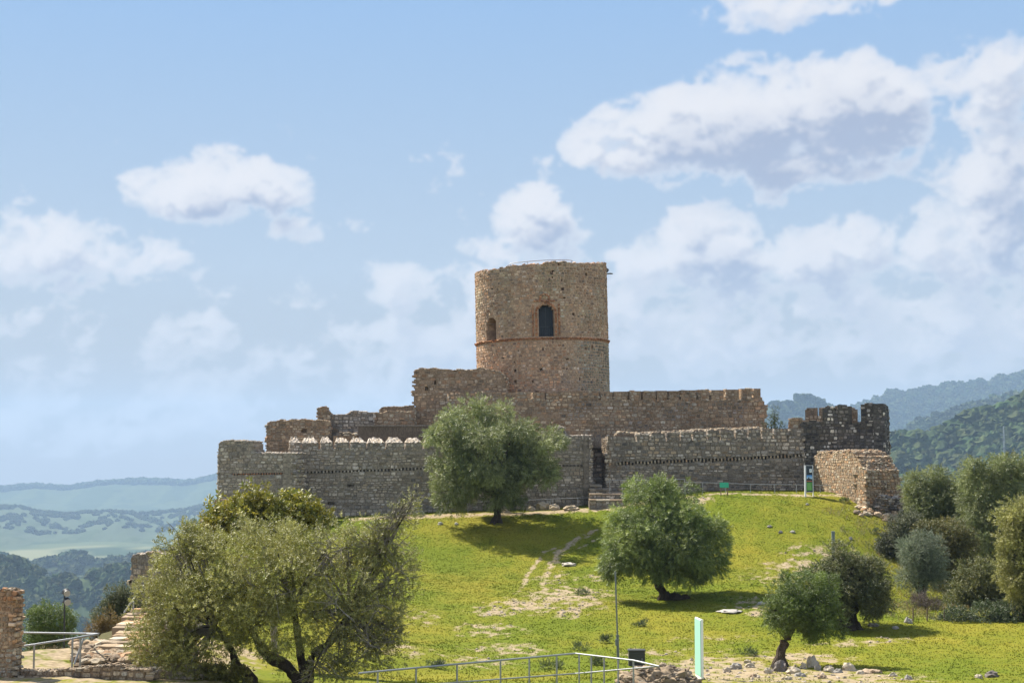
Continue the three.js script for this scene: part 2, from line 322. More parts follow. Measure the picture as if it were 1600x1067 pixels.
// ridges: crest heights through pixels of the photograph at a given distance
function crownBlob(sd, det) {                 // a lumpy far-off tree crown
  const g = new THREE.IcosahedronGeometry(1, det), p = g.attributes.position, v = V(0, 0, 0);
  for (let i = 0; i < p.count; i++) { v.fromBufferAttribute(p, i); const k = 0.78 + 0.34 * noise3(v.x * 1.6 + sd, v.y * 1.6, v.z * 1.6) + 0.2 * noise3(v.x * 4 + sd, v.y * 4, v.z * 4); v.multiplyScalar(k); p.setXYZ(i, v.x, v.y * 0.85, v.z); }
  g.computeVertexNormals(); return g;
}
const woodMat = new THREE.MeshPhysicalMaterial({ color: 0xffffff, roughness: 1, specularIntensity: 0.15 });
function ridge(name, label, d, crest, front, back, color, rough, wood) {
  const f = interp(crest), px0 = crest[0][0], px1 = crest[crest.length - 1][0], nu = 300, nv = 60, pos = [], col = [], idx = [];
  const H = (u, t) => {                       // u along, t across: -1 foot in front, 0 crest, 1 foot behind
    const px = lerp(px0, px1, u), top = at(px, f(px), d).y, ends = sstep(u, 0, 0.06) * sstep(1 - u, 0, 0.06), x = (px - CX) * mpp(d), z = d + (t < 0 ? t * front : t * back);
    const fall = Math.pow(1 - Math.abs(t), t < 0 ? 1.25 : 1.0), ux = x / d * 14;
    const spur = rough * (fbm2(ux * 1.2 + 0.4 * t, d * 0.01 + t * 0.9, 4)) * (1 - fall) * fall * 4;
    return V(x * z / d, VALLEY - 8 + ((top - VALLEY + 8) * fall + spur) * ends + rough * 0.05 * noise2(ux * 14, t * 7), -z);
  };
  for (let j = 0; j <= nv; j++) for (let i = 0; i <= nu; i++) {
    const p = H(i / nu, lerp(-1, 1, j / nv)); pos.push(p.x, p.y, p.z);
    const n = fbm2(p.x / d * 30, p.y * 0.01 + p.z / d * 20, 4), k = 1 + 0.35 * n; const c2 = color(p, n); col.push(c2[0] * k, c2[1] * k, c2[2] * k);
  }
  for (let j = 0; j < nv; j++) for (let i = 0; i < nu; i++) { const a = j * (nu + 1) + i, b = a + 1, c = a + nu + 1, e = c + 1; idx.push(a, b, e, a, e, c); }
  const g = new THREE.BufferGeometry();
  g.setAttribute('position', new THREE.Float32BufferAttribute(pos, 3)); g.setAttribute('color', new THREE.Float32BufferAttribute(col, 3)); g.setIndex(idx); g.computeVertexNormals();
  structure(name, g, new THREE.MeshPhysicalMaterial({ vertexColors: true, roughness: 1, specularIntensity: 0.15 }), label);
  if (wood) {
    const m = shade(new THREE.InstancedMesh(crownBlob(d * 0.01, 2), woodMat, wood.n)), q = new THREE.Quaternion(), e = new THREE.Euler();
    m.name = numbered('woodland'); tag(m, wood.label, 'woodland', null, 'stuff');
    for (let k = 0; k < wood.n; k++) {
      let u = 0, t = 0;
      for (let tries = 0; tries < 8; tries++) { u = R(wood.u?.[0] ?? 0.02, wood.u?.[1] ?? 0.98); t = R(wood.t[0], wood.t[1]); if (!wood.where || wood.where(u, t)) break; }
      const p = H(u, t), s = R(wood.size[0], wood.size[1]), sh = R(0.6, 1.4);
      q.setFromEuler(e.set(0, R(0, 6.3), 0));
      m.setMatrixAt(k, new THREE.Matrix4().compose(p.add(V(0, s * 0.35, 0)), q, V(s, s * R(0.8, 1.1), s)));
      m.setColorAt(k, lin(0.040 * sh * R(0.85, 1.3), 0.060 * sh, 0.022 * sh));
    }
    scene.add(m);
  }
  return { H, u: (px) => (px - px0) / (px1 - px0), front };
}
seed(21);
const woodedC = () => [0.036, 0.052, 0.02], mixedC = (p, n) => n > 0.05 ? [0.035, 0.055, 0.022] : [0.06, 0.085, 0.032];
ridge('far_hill', 'long pale blue hill along the horizon', 8200, [[-400, 775], [0, 765], [60, 761], [110, 764], [150, 758], [230, 752], [290, 756], [340, 746], [420, 742], [600, 748], [900, 740], [1300, 735], [1700, 742]], 900, 900, mixedC, 40, { n: 1500, t: [-0.06, 0.05], size: [14, 26], u: [0.1, 0.5], label: 'tree line along the crest of the farthest hill' });
ridge('far_hill', 'low hazy hill crossing the valley at mid distance', 5600, [[-400, 785], [0, 791], [35, 792], [60, 800], [100, 803], [170, 799], [230, 803], [290, 797], [340, 786], [450, 782], [700, 790], [900, 800]], 1500, 500, (p, n) => n > 0.12 ? [0.04, 0.06, 0.025] : [0.06, 0.082, 0.04], 26, { n: 3800, t: [-0.5, 0.03], size: [6, 11], where: (u, t) => fbm2(u * 30, t * 5, 3) > 0.12 || t > -0.03, label: 'scattered far trees on the hazy mid valley hill' });
ridge('wooded_hill', 'low wooded ridge in the left valley', 3000, [[-300, 868], [0, 868], [50, 884], [90, 876], [112, 868], [125, 866], [160, 880], [200, 873], [260, 864], [340, 858], [480, 850], [600, 860]], 340, 340, woodedC, 18, { n: 4200, t: [-0.9, 0.25], size: [6.5, 11.5], where: (u, t) => fbm2(u * 14, t * 2.2, 3) > -0.12, label: 'hazy woodland on the low ridge in the left valley' });
ridge('wooded_hill', 'nearer dark wooded slope in the left valley', 1950, [[-300, 862], [0, 876], [30, 880], [55, 894], [90, 910], [130, 905], [180, 894], [240, 884], [300, 874], [420, 866], [560, 880]], 300, 270, mixedC, 18, { n: 4400, t: [-0.95, 0.2], size: [5, 12], where: (u, t) => fbm2(u * 12 + 4, t * 2, 3) > -0.1, label: 'darker woodland on the nearer left valley slope' });
ridge('mountain', 'blue mountain ridge rising to the right', 5800, [[900, 720], [1180, 655], [1260, 642], [1325, 643], [1392, 614], [1440, 609], [1500, 601], [1550, 595], [1600, 585], [1700, 566], [1900, 540], [2200, 560], [2500, 640]], 1900, 900, woodedC, 60, { n: 4200, t: [-0.5, 0.03], size: [10, 21], u: [0.15, 0.6], label: 'woodland on the highest blue mountain ridge' });
ridge('mountain', 'small wooded peak behind the square dark tower', 4300, [[1050, 700], [1150, 660], [1205, 634], [1235, 628], [1250, 622], [1268, 622], [1285, 628], [1312, 638], [1345, 660], [1420, 700]], 600, 500, woodedC, 16, { n: 1500, t: [-0.6, 0.05], size: [9, 18], label: 'trees on the small hazy peak' });
ridge('mountain', 'middle blue wooded ridge on the right', 3600, [[1150, 760], [1300, 730], [1383, 692], [1440, 664], [1500, 642], [1550, 630], [1600, 617], [1800, 585], [2100, 600], [2300, 680]], 1200, 800, woodedC, 50, { n: 5200, t: [-0.7, 0.03], size: [8, 18], u: [0.1, 0.6], label: 'woodland on the middle blue ridge' });
const nearHill = ridge('wooded_hill', 'near dark wooded hillside on the right', 1800, [[1150, 780], [1300, 735], [1383, 706], [1405, 692], [1470, 682], [1520, 657], [1560, 642], [1600, 629], [1750, 598], [1950, 610], [2150, 700]], 660, 470, woodedC, 34, { n: 6500, t: [-0.95, 0.04], size: [5, 16], u: [0.1, 0.62], label: 'round oak crowns covering the near right hillside' });
// ---------------------------------------------------------------- masonry
const grain = noiseTexture(512, (x, y) => { const n = 0.5 * tileNoise(x, y, 512, 14, 2) + 0.35 * tileNoise(x, y, 512, 38, 7) + 0.3 * tileNoise(x, y, 512, 90, 17); const v = clamp(205 + n * 95, 60, 255); return [v, v, v]; }, true);
const bumpTex = noiseTexture(512, (x, y) => { const n = 0.5 * tileNoise(x, y, 512, 18, 31) + 0.4 * tileNoise(x, y, 512, 60, 37); const v = clamp(128 + n * 120, 0, 255); return [v, v, v]; });
const stoneMat = new THREE.MeshPhysicalMaterial({ vertexColors: true, specularIntensity: 0.2, roughness: 0.95, map: grain, bumpMap: bumpTex, bumpScale: 0.03 });
const PALE = { // base colours of the stones of each piece of wall, with that of its mortar
  grey: { stones: [[0.562, 0.471, 0.371], [0.648, 0.558, 0.452], [0.461, 0.398, 0.329], [0.723, 0.636, 0.531], [0.524, 0.423, 0.31], [0.386, 0.342, 0.292]], mortar: [0.4, 0.34, 0.265] },
  dusk: { stones: [[0.472, 0.392, 0.311], [0.575, 0.491, 0.397], [0.358, 0.311, 0.261], [0.498, 0.38, 0.268], [0.638, 0.553, 0.46], [0.28, 0.249, 0.218]], mortar: [0.31, 0.26, 0.205] },
  brown: { stones: [[0.527, 0.387, 0.248], [0.596, 0.459, 0.309], [0.446, 0.339, 0.238], [0.618, 0.524, 0.388], [0.572, 0.362, 0.212], [0.377, 0.298, 0.212]], mortar: [0.45, 0.315, 0.2] },
  tower: { stones: [[0.704, 0.435, 0.266], [0.742, 0.499, 0.326], [0.618, 0.383, 0.243], [0.766, 0.557, 0.406], [0.742, 0.4, 0.226], [0.445, 0.301, 0.215]], mortar: [0.64, 0.44, 0.29] },
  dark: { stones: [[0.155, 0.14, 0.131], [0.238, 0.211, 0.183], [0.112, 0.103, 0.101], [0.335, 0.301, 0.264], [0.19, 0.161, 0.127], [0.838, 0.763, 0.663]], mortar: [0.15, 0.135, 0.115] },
  litSand: { stones: [[0.40, 0.31, 0.21], [0.45, 0.36, 0.255], [0.34, 0.26, 0.18], [0.47, 0.40, 0.30], [0.30, 0.24, 0.18]], mortar: [0.30, 0.225, 0.155] },  // sandy core stone; also the sunlit tone painted on treads, jamb, far battlements
  brick: { stones: [[0.585, 0.253, 0.116], [0.65, 0.31, 0.147], [0.52, 0.23, 0.11], [0.611, 0.345, 0.189]], mortar: [0.42, 0.31, 0.21] },
};
const hash = (a, b) => { const t = Math.sin(a * 127.1 + b * 311.7) * 43758.5453; return t - Math.floor(t); };
function tint(pal, s, y, stain) {
  const c = pal.stones[Math.floor(Math.pow(rnd(), 1.15) * pal.stones.length)], k = R(0.72, 1.36) * (1 + 1.25 * stain * fbm2(s * 0.22, y * 0.3 + 11, 4)) , w = R(-0.03, 0.03);
  return [Math.max(0.02, c[0] * k * (1 + w)), Math.max(0.02, c[1] * k), Math.max(0.02, c[2] * k * (1 - w * 1.5))];
}
// one rubble stone: eight-sided, its face inset, set proud of the mortar. M(s, y, o) maps the wall's own coordinates to the scene
function stoneGeo(M, s, y, w, h, proud, col) {
  const g = new Geo(), a = w / 2, b = h / 2, cut = Math.min(a, b) * R(0.2, 0.6), j = Math.min(a, b) * 0.14, ring = [];
  for (const [x, z] of [[a, b - cut], [a - cut, b], [-a + cut, b], [-a, b - cut], [-a, -b + cut], [-a + cut, -b], [a - cut, -b], [a, -b + cut]]) ring.push([s + x + R(-j, j), y + z + R(-j, j)]);
  const tx = R(-0.35, 0.35) * proud, ty = R(-0.35, 0.35) * proud, in_ = R(0.66, 0.84);
  const back = ring.map(([u, v]) => M(u, v, -0.1)), face = ring.map(([u, v]) => M(s + (u - s) * in_, y + (v - y) * in_, proud + tx * (u - s) / a + ty * (v - y) / b));
  const uvf = ring.map(([u, v]) => [u * 0.55 + w, v * 0.55]);
  for (let i = 0; i < 8; i++) { const k = (i + 1) % 8; g.quad(back[k], back[i], face[i], face[k], col, uvf[k], uvf[i], uvf[i], uvf[k]); }
  for (let i = 1; i < 7; i++) g.tri(face[0], face[i], face[i + 1], col, uvf[0], uvf[i], uvf[i + 1]);
  return g;
}
// rows of rubble over s0..s1, y0..y1 wherever inside(s, y) holds; returns [{g, size}]
function courses({ M, s0, s1, y0, y1, inside, rows = [0.17, 0.38], widths = [0.22, 0.72], proud = [0.02, 0.07], gap = 0.035, pal, stain = 0.5, wave = 0.07, tone }) {
  const out = [];
  let y = y0;
  while (y < y1) {
    const h = R(rows[0], rows[1]);
    for (let s = s0 - R(0, 0.3); s < s1;) {
      const w = Math.min(R(widths[0], widths[1]) * (h < (rows[0] + rows[1]) / 2 ? 1.1 : 0.95), 2.4 * h), c = s + w / 2, yo = y + h / 2 + wave * noise2(s * 0.35, y * 0.9);
      if (c > s0 && c < s1 && inside(c, yo) && inside(c - w * 0.36, yo) && inside(c + w * 0.36, yo) && inside(c, yo + h * 0.3) && inside(c, yo - h * 0.3)) {
        const put = (cc, yy, ww, hh) => { let col = tint(pal, cc, yy, stain); if (tone) col = tone(col, cc, yy); out.push({ g: stoneGeo(M, cc, yy, ww - gap, hh - gap, R(proud[0], proud[1]), col), size: Math.max(ww, hh) }); };
        const q = rnd();
        if (q < 0.14 && h > 0.24) { const k = R(0.4, 0.6); put(c, yo - h / 2 + h * k / 2, w, h * k); put(c, yo + h / 2 - h * (1 - k) / 2, w, h * (1 - k)); } else put(c, yo, w, h);
      }
      s += w;
    }
    y += h;
  }
  return out;
}
// a sheet of masonry between offsets o0 (back) and o1 (front), in cells, open where inside() does not hold
function sheet({ M, s0, s1, y0, y1, inside, o0, o1, cell = 0.18, cellY = cell, col, stain = 0.3, closed = true }) {
  const g = new Geo(), ns = Math.ceil((s1 - s0) / cell), ny = Math.ceil((y1 - y0) / cellY), ds = (s1 - s0) / ns, dy = (y1 - y0) / ny;
  const on = (i, j) => i >= 0 && j >= 0 && i < ns && j < ny && inside(s0 + (i + 0.5) * ds, y0 + (j + 0.5) * dy);
  const grid = Array.from({ length: ns }, (_, i) => Array.from({ length: ny }, (_, j) => on(i, j)));
  const at2 = (i, j) => i >= 0 && j >= 0 && i < ns && j < ny && grid[i][j];
  for (let i = 0; i < ns; i++) {
    for (let j = 0; j < ny; j++) {
      if (!grid[i][j]) continue;
      const a = s0 + i * ds, b = a + ds, c = y0 + j * dy, e = c + dy, k = 1 + stain * fbm2(a * 0.5, c * 0.5, 3), cc = [col[0] * k, col[1] * k, col[2] * k];
      const ua = [a * 0.55, c * 0.55], ub = [b * 0.55, c * 0.55], uc = [b * 0.55, e * 0.55], ud = [a * 0.55, e * 0.55];
      g.quad(M(a, c, o1), M(b, c, o1), M(b, e, o1), M(a, e, o1), cc, ua, ub, uc, ud);
      if (closed) g.quad(M(b, c, o0), M(a, c, o0), M(a, e, o0), M(b, e, o0), cc, ub, ua, ud, uc);
      if (!at2(i - 1, j)) g.quad(M(a, c, o0), M(a, c, o1), M(a, e, o1), M(a, e, o0), cc, ua, ub, uc, ud);
      if (!at2(i + 1, j)) g.quad(M(b, c, o1), M(b, c, o0), M(b, e, o0), M(b, e, o1), cc, ua, ub, uc, ud);
      if (!at2(i, j + 1)) g.quad(M(a, e, o1), M(b, e, o1), M(b, e, o0), M(a, e, o0), cc, ua, ub, uc, ud);
      if (!at2(i, j - 1)) g.quad(M(a, c, o0), M(b, c, o0), M(b, c, o1), M(a, c, o1), cc, ua, ub, uc, ud);
    }
  }
  return g;
}
// stones as parts: the large ones each a mesh, the small ones joined
function facing(list, parent, { least = 0.52, most = 300, name = 'stone', rest = 'small_stones' } = {}) {
  list.sort((a, b) => b.size - a.size);
  const small = new Geo();
  list.forEach((s, i) => { if (i < most && s.size >= least) part(name, s.g.build(), stoneMat, parent); else small.add(s.g); });
  if (!small.empty) part(rest, small.build(), stoneMat, parent, 'stuff');
}
// a loose rock: a lumpy low solid
function rockGeo(rx, ry, rz, sd, det = 1) {
  const g = new THREE.IcosahedronGeometry(1, det), p = g.attributes.position, v = V(0, 0, 0);
  for (let i = 0; i < p.count; i++) { v.fromBufferAttribute(p, i); const k = 0.82 + 0.28 * noise3(v.x * 1.3 + sd * 3.1, v.y * 1.3, v.z * 1.3 + sd) + 0.1 * noise3(v.x * 3.7 + sd, v.y * 3.7, v.z * 3.7); p.setXYZ(i, v.x * k * rx, Math.max(-0.5, v.y * k) * ry, v.z * k * rz); }
  g.computeVertexNormals();
  return g;
}
function rockInto(G, c, r, col, sd) {         // the same, as loose triangles of a larger piece
  const g = rockGeo(r[0], r[1], r[2], sd, 0), p = g.attributes.position;
  for (let i = 0; i < p.count; i += 3) { const q = [0, 1, 2].map((k) => V(p.getX(i + k) + c.x, p.getY(i + k) + c.y, p.getZ(i + k) + c.z)); G.tri(q[0], q[1], q[2], col); }
}
// a straight wall between two pixels at two distances
class Wall {
  constructor(pxA, dA, pxB, dB) {
    const a = at(pxA, 700, dA), b = at(pxB, 700, dB);
    this.A = V(a.x, 0, a.z); this.len = Math.hypot(b.x - a.x, b.z - a.z);
    this.u = V((b.x - a.x) / this.len, 0, (b.z - a.z) / this.len);
    this.n = V(-this.u.z, 0, this.u.x);       // towards the camera for a wall that runs to the right
    this.dA = dA; this.dB = dB;
    this.M = (s, y, o) => V(this.A.x + this.u.x * s + this.n.x * o, y, this.A.z + this.u.z * s + this.n.z * o);
  }
  s(px) { const r = at(px, 700, 1).x, dd = (this.dB - this.dA) / this.len; return (r * this.dA - this.A.x) / (this.u.x - r * dd); }
  d(s) { return lerp(this.dA, this.dB, s / this.len); }
  y(px, py) { return at(px, py, this.d(this.s(px))).y; }
  line(list) { return interp(list.map(([px, py]) => [this.s(px), this.y(px, py)])); }
}
// a whole wall: body of mortared rubble, top ragged by `rag`, holes, stones in front, on the ends and along the top
function buildWall(o, w, { top, foot = EYE - 6, thick = 1.2, pal, rag = 0.15, ragf = 1.3, holes, cut, stain, rows, widths, proud, gap, ends = [true, true], crest = 0, crestPal, least = 0.5, most = 300, tone, s0 = 0, s1 = w.len, cell = 0.18, depth = 0.45, band }) {
  const period = 2 * (s1 - s0) / Math.ceil((s1 - s0) / cell), inBand = (s, y) => band && s > (band.from ?? s0) && Math.abs(y - band.y(s)) < band.h / 2 + 0.02;
  const T = (s) => top(s) + rag * (fbm2(s * ragf, top(s) * 0.3 + foot, 3) - 0.15) + rag * 0.5 * (hash(Math.floor(s / 0.35), 3) - 0.5);
  const open = (s, y) => y < T(s) && !(cut && cut(s, y)), inHole = (s, y) => (holes && holes(s, y)) || (inBand(s, y) && ((s - s0) / period) % 1 < 0.5);
  let ymax = -1e9; for (let s = s0; s <= s1; s += 0.2) ymax = Math.max(ymax, T(s));
  const box = { M: w.M, s0, s1, y0: foot, y1: ymax + 0.05, cell, cellY: band ? band.h / 2 : cell, col: pal.mortar };
  const body = sheet({ ...box, inside: open, o0: -thick, o1: -depth });
  body.add(sheet({ ...box, inside: (s, y) => open(s, y) && !inHole(s, y), o0: -depth, o1: 0, closed: false }));
  part('wall_core', body.build(), stoneMat, o);
  let list = courses({ M: w.M, s0, s1, y0: foot, y1: ymax + 0.1, inside: (s, y) => open(s, y - 0.06) && !inHole(s, y) && !inBand(s, y), pal, stain, rows, widths, proud, gap, tone });
  if (band) for (let s = s0 + period * 0.75; s < s1; s += period) if (s > (band.from ?? s0) && open(s, band.y(s))) list.push({ g: stoneGeo(w.M, s, band.y(s), period * 0.52, band.h * 1.05, R(0.03, 0.07), tint(band.pal ?? pal, s, 1, 0.2)), size: 0.1 });
  for (const [k, sE] of [[0, s0], [1, s1]]) if (ends[k]) {
    const sg = k ? 1 : -1, ME = (t, y, off) => w.M(sE + sg * (off), y, -thick / 2 + (k ? -1 : 1) * t);
    list = list.concat(courses({ M: ME, s0: -thick / 2, s1: thick / 2, y0: foot, y1: T(sE - sg * 0.1), inside: (t, y) => y < T(sE - sg * 0.12) && !(cut && cut(sE - sg * 0.1, y)), pal, stain, rows, widths, proud: [0.02, 0.14], gap, tone }));
  }
  facing(list, o, { least, most });
  if (crest) {                                // loose stones bedded along the top
    const G = new Geo(), cp = crestPal ?? pal;
    for (let s = s0; s < s1; s += crest * R(0.35, 0.6)) for (let t = -thick + 0.1; t < 0; t += crest * R(0.6, 1.1)) {
      const y = T(s); if (cut && cut(s, y - 0.2)) continue;
      const r = crest * R(0.4, 0.8); rockInto(G, w.M(s + R(-0.1, 0.1), y + r * 0.1, t), [r * R(0.8, 1.4), r * R(0.5, 0.9), r], tint(cp, s, y, 0.3), rnd() * 50);
    }
    part('crest_stones', G.build(), stoneMat, o, 'stuff');
  }
  return T;
}
// ---------------------------------------------------------------- the castle
seed(501);
// a merlon: slanted in plan so that its left flank turns to the viewer; cap hipped when capH > 0
function merlon(o, w, sa, sb, y0, y1, thick, skewL, skewR, pal, capH, capPal) {
  const g = new THREE.Group(); g.name = 'merlon'; o.add(g);
  const MM = (s, y, off) => w.M(s + lerp(skewL, skewR, clamp((s - sa) / (sb - sa), 0, 1)) * off / thick, y, off - 0.003);
  const body = sheet({ M: MM, s0: sa, s1: sb, y0: y0 - 0.05, y1, inside: () => true, o0: -thick, o1: 0, cell: 0.3, col: pal.mortar });
  part('merlon_core', body.build(), stoneMat, g);
  let list = courses({ M: MM, s0: sa, s1: sb, y0, y1: y1 - 0.03, inside: (s, y) => y < y1 + 0.05, pal, stain: 0.4, rows: [0.2, 0.32], widths: [0.24, 0.5] });
  const ML = (t, y, off) => MM(sa - off * 0.8, y, -thick / 2 + t);
  list = list.concat(courses({ M: ML, s0: -thick / 2, s1: thick / 2, y0, y1: y1 - 0.03, inside: (s, y) => y < y1 + 0.05, pal, stain: 0.2, rows: [0.16, 0.26], widths: [0.2, 0.4], proud: [0.005, 0.03] }));
  facing(list, g, { least: 0.5, most: 12 });
  if (capH > 0) {
    const G = new Geo(), L = sb - sa, k = Math.min(0.2 * L, 0.34), n = 5, m = 4, c0 = capPal.mortar;
    const hip = (u, v) => { // u along 0..1, v from front 0 to ridge 1
      const s = sa - 0.05 + (L + 0.1) * u, ex = Math.min(1, Math.min(u, 1 - u) * L / k), h = capH * Math.min(v, ex);
      return MM(s, y1 + h + 0.09 * noise2(s * 3, v * 3 + y1), 0.06 - v * thick * 0.85);
    };
    for (let i = 0; i < n * 3; i++) for (let j = 0; j < m; j++) {
      const c = tint(capPal, i, j, 0.2);
      G.quad(hip(i / (n * 3), j / m), hip((i + 1) / (n * 3), j / m), hip((i + 1) / (n * 3), (j + 1) / m), hip(i / (n * 3), (j + 1) / m), c);
    }
    const bk = (u) => { const p = MM(sa + L * u, y1, -thick); return p; };
    for (let i = 0; i < n; i++) G.quad(hip(i / n, 1), hip((i + 1) / n, 1), bk((i + 1) / n), bk(i / n), c0);
    part('merlon_cap', G.build(), stoneMat, g);
  }
}
// --- outer wall, left stretch
{
  const w = new Wall(452, 134.2, 924, 132.6), o = thing('outer_curtain_wall', 'long grey rubble curtain wall with sunlit sloping merlon caps behind the central olive', 'wall');
  const floorY = w.line([[452, 703], [660, 703], [835, 700], [838, 682], [868, 681], [924, 681]]), holeY = w.line([[452, 739], [560, 736], [670, 731.5], [924, 727]]);
  const extra = [[549, 759], [518, 786]].map(([px, py]) => [w.s(px), w.y(px, py)]);
  buildWall(o, w, { top: floorY, foot: EYE - 6.2, thick: 1.6, pal: PALE.grey, rag: 0.08, band: { y: holeY, h: 0.17 }, holes: (s, y) => extra.some(([a, b]) => Math.abs(s - a) < 0.28 && Math.abs(y - b) < 0.14), stain: 0.35, cell: 0.155, least: 0.5, crest: 0.22, ends: [false, true] });
  const list = [[441, 469], [472, 497], [501, 519], [524, 545], [548, 571.5], [574, 601], [604, 630], [634, 659], [663, 688], [692, 716], [720, 744], [748, 772], [776, 800], [804, 830]];
  for (const [a, b] of list) merlon(o, w, Math.max(0, w.s(a)), w.s(b), w.y(b, 703), w.y(b, 691.5), 1.3, 0.3, 0.5, PALE.grey, R(0.4, 0.52), PALE.grey);
  // the heap on the wall top beside the tree
  const G = new Geo(); for (let k = 0; k < 26; k++) rockInto(G, w.M(w.s(R(864, 884)), w.y(870, R(668, 681)), R(-1.2, -0.3)), [R(0.2, 0.4), R(0.15, 0.3), R(0.2, 0.4)], tint(PALE.grey, k, 1, 0.2), k);
  part('loose_stones', G.build(), stoneMat, o, 'stuff');
}
// --- left bastion, standing forward
{
  const w = new Wall(341, 131.5, 461, 130), o = thing('corner_bastion', 'grey rubble corner bastion with broken stub at the left end of the castle', 'bastion');
  const topY = w.line([[341, 694], [346, 690], [362, 688], [372, 688.5], [393, 690], [396.5, 707], [405, 709], [461, 708]]), holeY = w.line([[341, 741.5], [461, 739.5]]);
  buildWall(o, w, { top: topY, foot: EYE - 9.5, thick: 2.4, pal: PALE.grey, rag: 0.1, stain: 0.3, band: { y: holeY, h: 0.13, from: w.s(362), pal: PALE.brick }, cell: 0.12, crest: 0.2 });
  // the return to the curtain wall and the flank on the valley side
  for (const [a, da, b, db] of [[461, 130.05, 461.5, 134.4], [341.5, 139, 341, 131.6]]) {
    const v = new Wall(a, da, b, db); buildWall(o, v, { top: () => w.y(461, 709.5), foot: EYE - 9.5, thick: 1, pal: PALE.grey, rag: 0.08, ends: [false, false], most: 0 });
  }
}
// --- ruined stump below the bastion
{
  const w = new Wall(317, 125, 352, 124), o = thing('ruined_wall_stump', 'stepped ruined stump of wall beside the corner bastion above the valley', 'ruin');
  buildWall(o, w, { top: w.line([[317, 810], [325, 808], [326, 797], [334, 795], [335, 783], [352, 781]]), foot: EYE - 12, thick: 2, pal: PALE.brown, rag: 0.1, rows: [0.18, 0.3] });
}
// --- outer wall, right stretch
{
  const w = new Wall(949, 132.4, 1256, 131), o = thing('outer_curtain_wall', 'dark grey rubble curtain wall with slit battlements behind the metal fence', 'wall');
  const topY = w.line([[949, 691], [1000, 690], [1100, 687.5], [1256, 684]]), holeY = w.line([[949, 725], [1020, 722.5], [1100, 719], [1180, 715.5], [1256, 712]]);
  buildWall(o, w, { top: topY, foot: EYE - 4.6, thick: 2.6, pal: PALE.dusk, rag: 0.05, stain: 0.5, band: { y: (s) => holeY(s) + 0.06 * noise2(s * 1.1, 3), h: 0.24, pal: PALE.brown }, cell: 0.15, ends: [true, true], tone: (c, s, y) => c.map((v) => v * (y < holeY(s) ? 0.85 : 1.08)) });
  const cuts = [951, 992, 1015, 1039, 1061, 1080, 1103, 1124, 1147, 1167, 1188, 1207, 1231, 1256], tp = interp([[949, 683], [966, 679], [1000, 678], [1100, 673], [1180, 670], [1256, 669]]), fl = interp([[949, 691], [1256, 684.5]]);
  for (let i = 0; i + 1 < cuts.length; i++) merlon(o, w, w.s(cuts[i] + (i ? 3.6 : 0)), w.s(cuts[i + 1] + 0.3), w.y(cuts[i], fl(cuts[i])) - 0.05, w.y(cuts[i], tp(cuts[i])), 0.7, 0.22, 0.75, PALE.dusk, 0);
  // rubble core of the wall walk showing above the battlements
  const G = new Geo(), hp = interp([[960, 682], [966, 673.5], [990, 676], [1040, 674], [1100, 670], [1150, 668.5], [1185, 666.5], [1205, 671], [1256, 672]]);
  for (let px = 962; px < 1254; px += R(1, 2.6)) for (let t = -2.5; t < -0.8; t += R(0.25, 0.5)) { const r = R(0.13, 0.3); rockInto(G, w.M(w.s(px), w.y(px, hp(px)) - r * 0.8 + R(-0.12, 0.1), t), [r * R(0.8, 1.5), r, r * 1.2], tint(PALE.litSand, px, t, 0.2), px); }
  const fill = sheet({ M: w.M, s0: w.s(960), s1: w.len, y0: w.y(1000, 692), y1: w.y(1180, 668), inside: (s, y) => { const px = lerp(949, 1256, s / w.len); return y < w.y(px, hp(px)) - 0.2; }, o0: -2.6, o1: -0.75, cell: 0.2, col: PALE.litSand.mortar });
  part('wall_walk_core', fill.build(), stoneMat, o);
  part('loose_stones', G.build(), stoneMat, o, 'stuff');
  // the splayed jamb of the gateway, sunlight painted into its stone tone
  const j = new Wall(940.5, 135.6, 950.5, 132.35); buildWall(o, j, { top: j.line([[940, 686], [951, 682]]), foot: EYE - 4.8, thick: 0.9, pal: PALE.litSand, rag: 0.1, rows: [0.14, 0.26], widths: [0.2, 0.42], ends: [true, false], most: 0 });
}
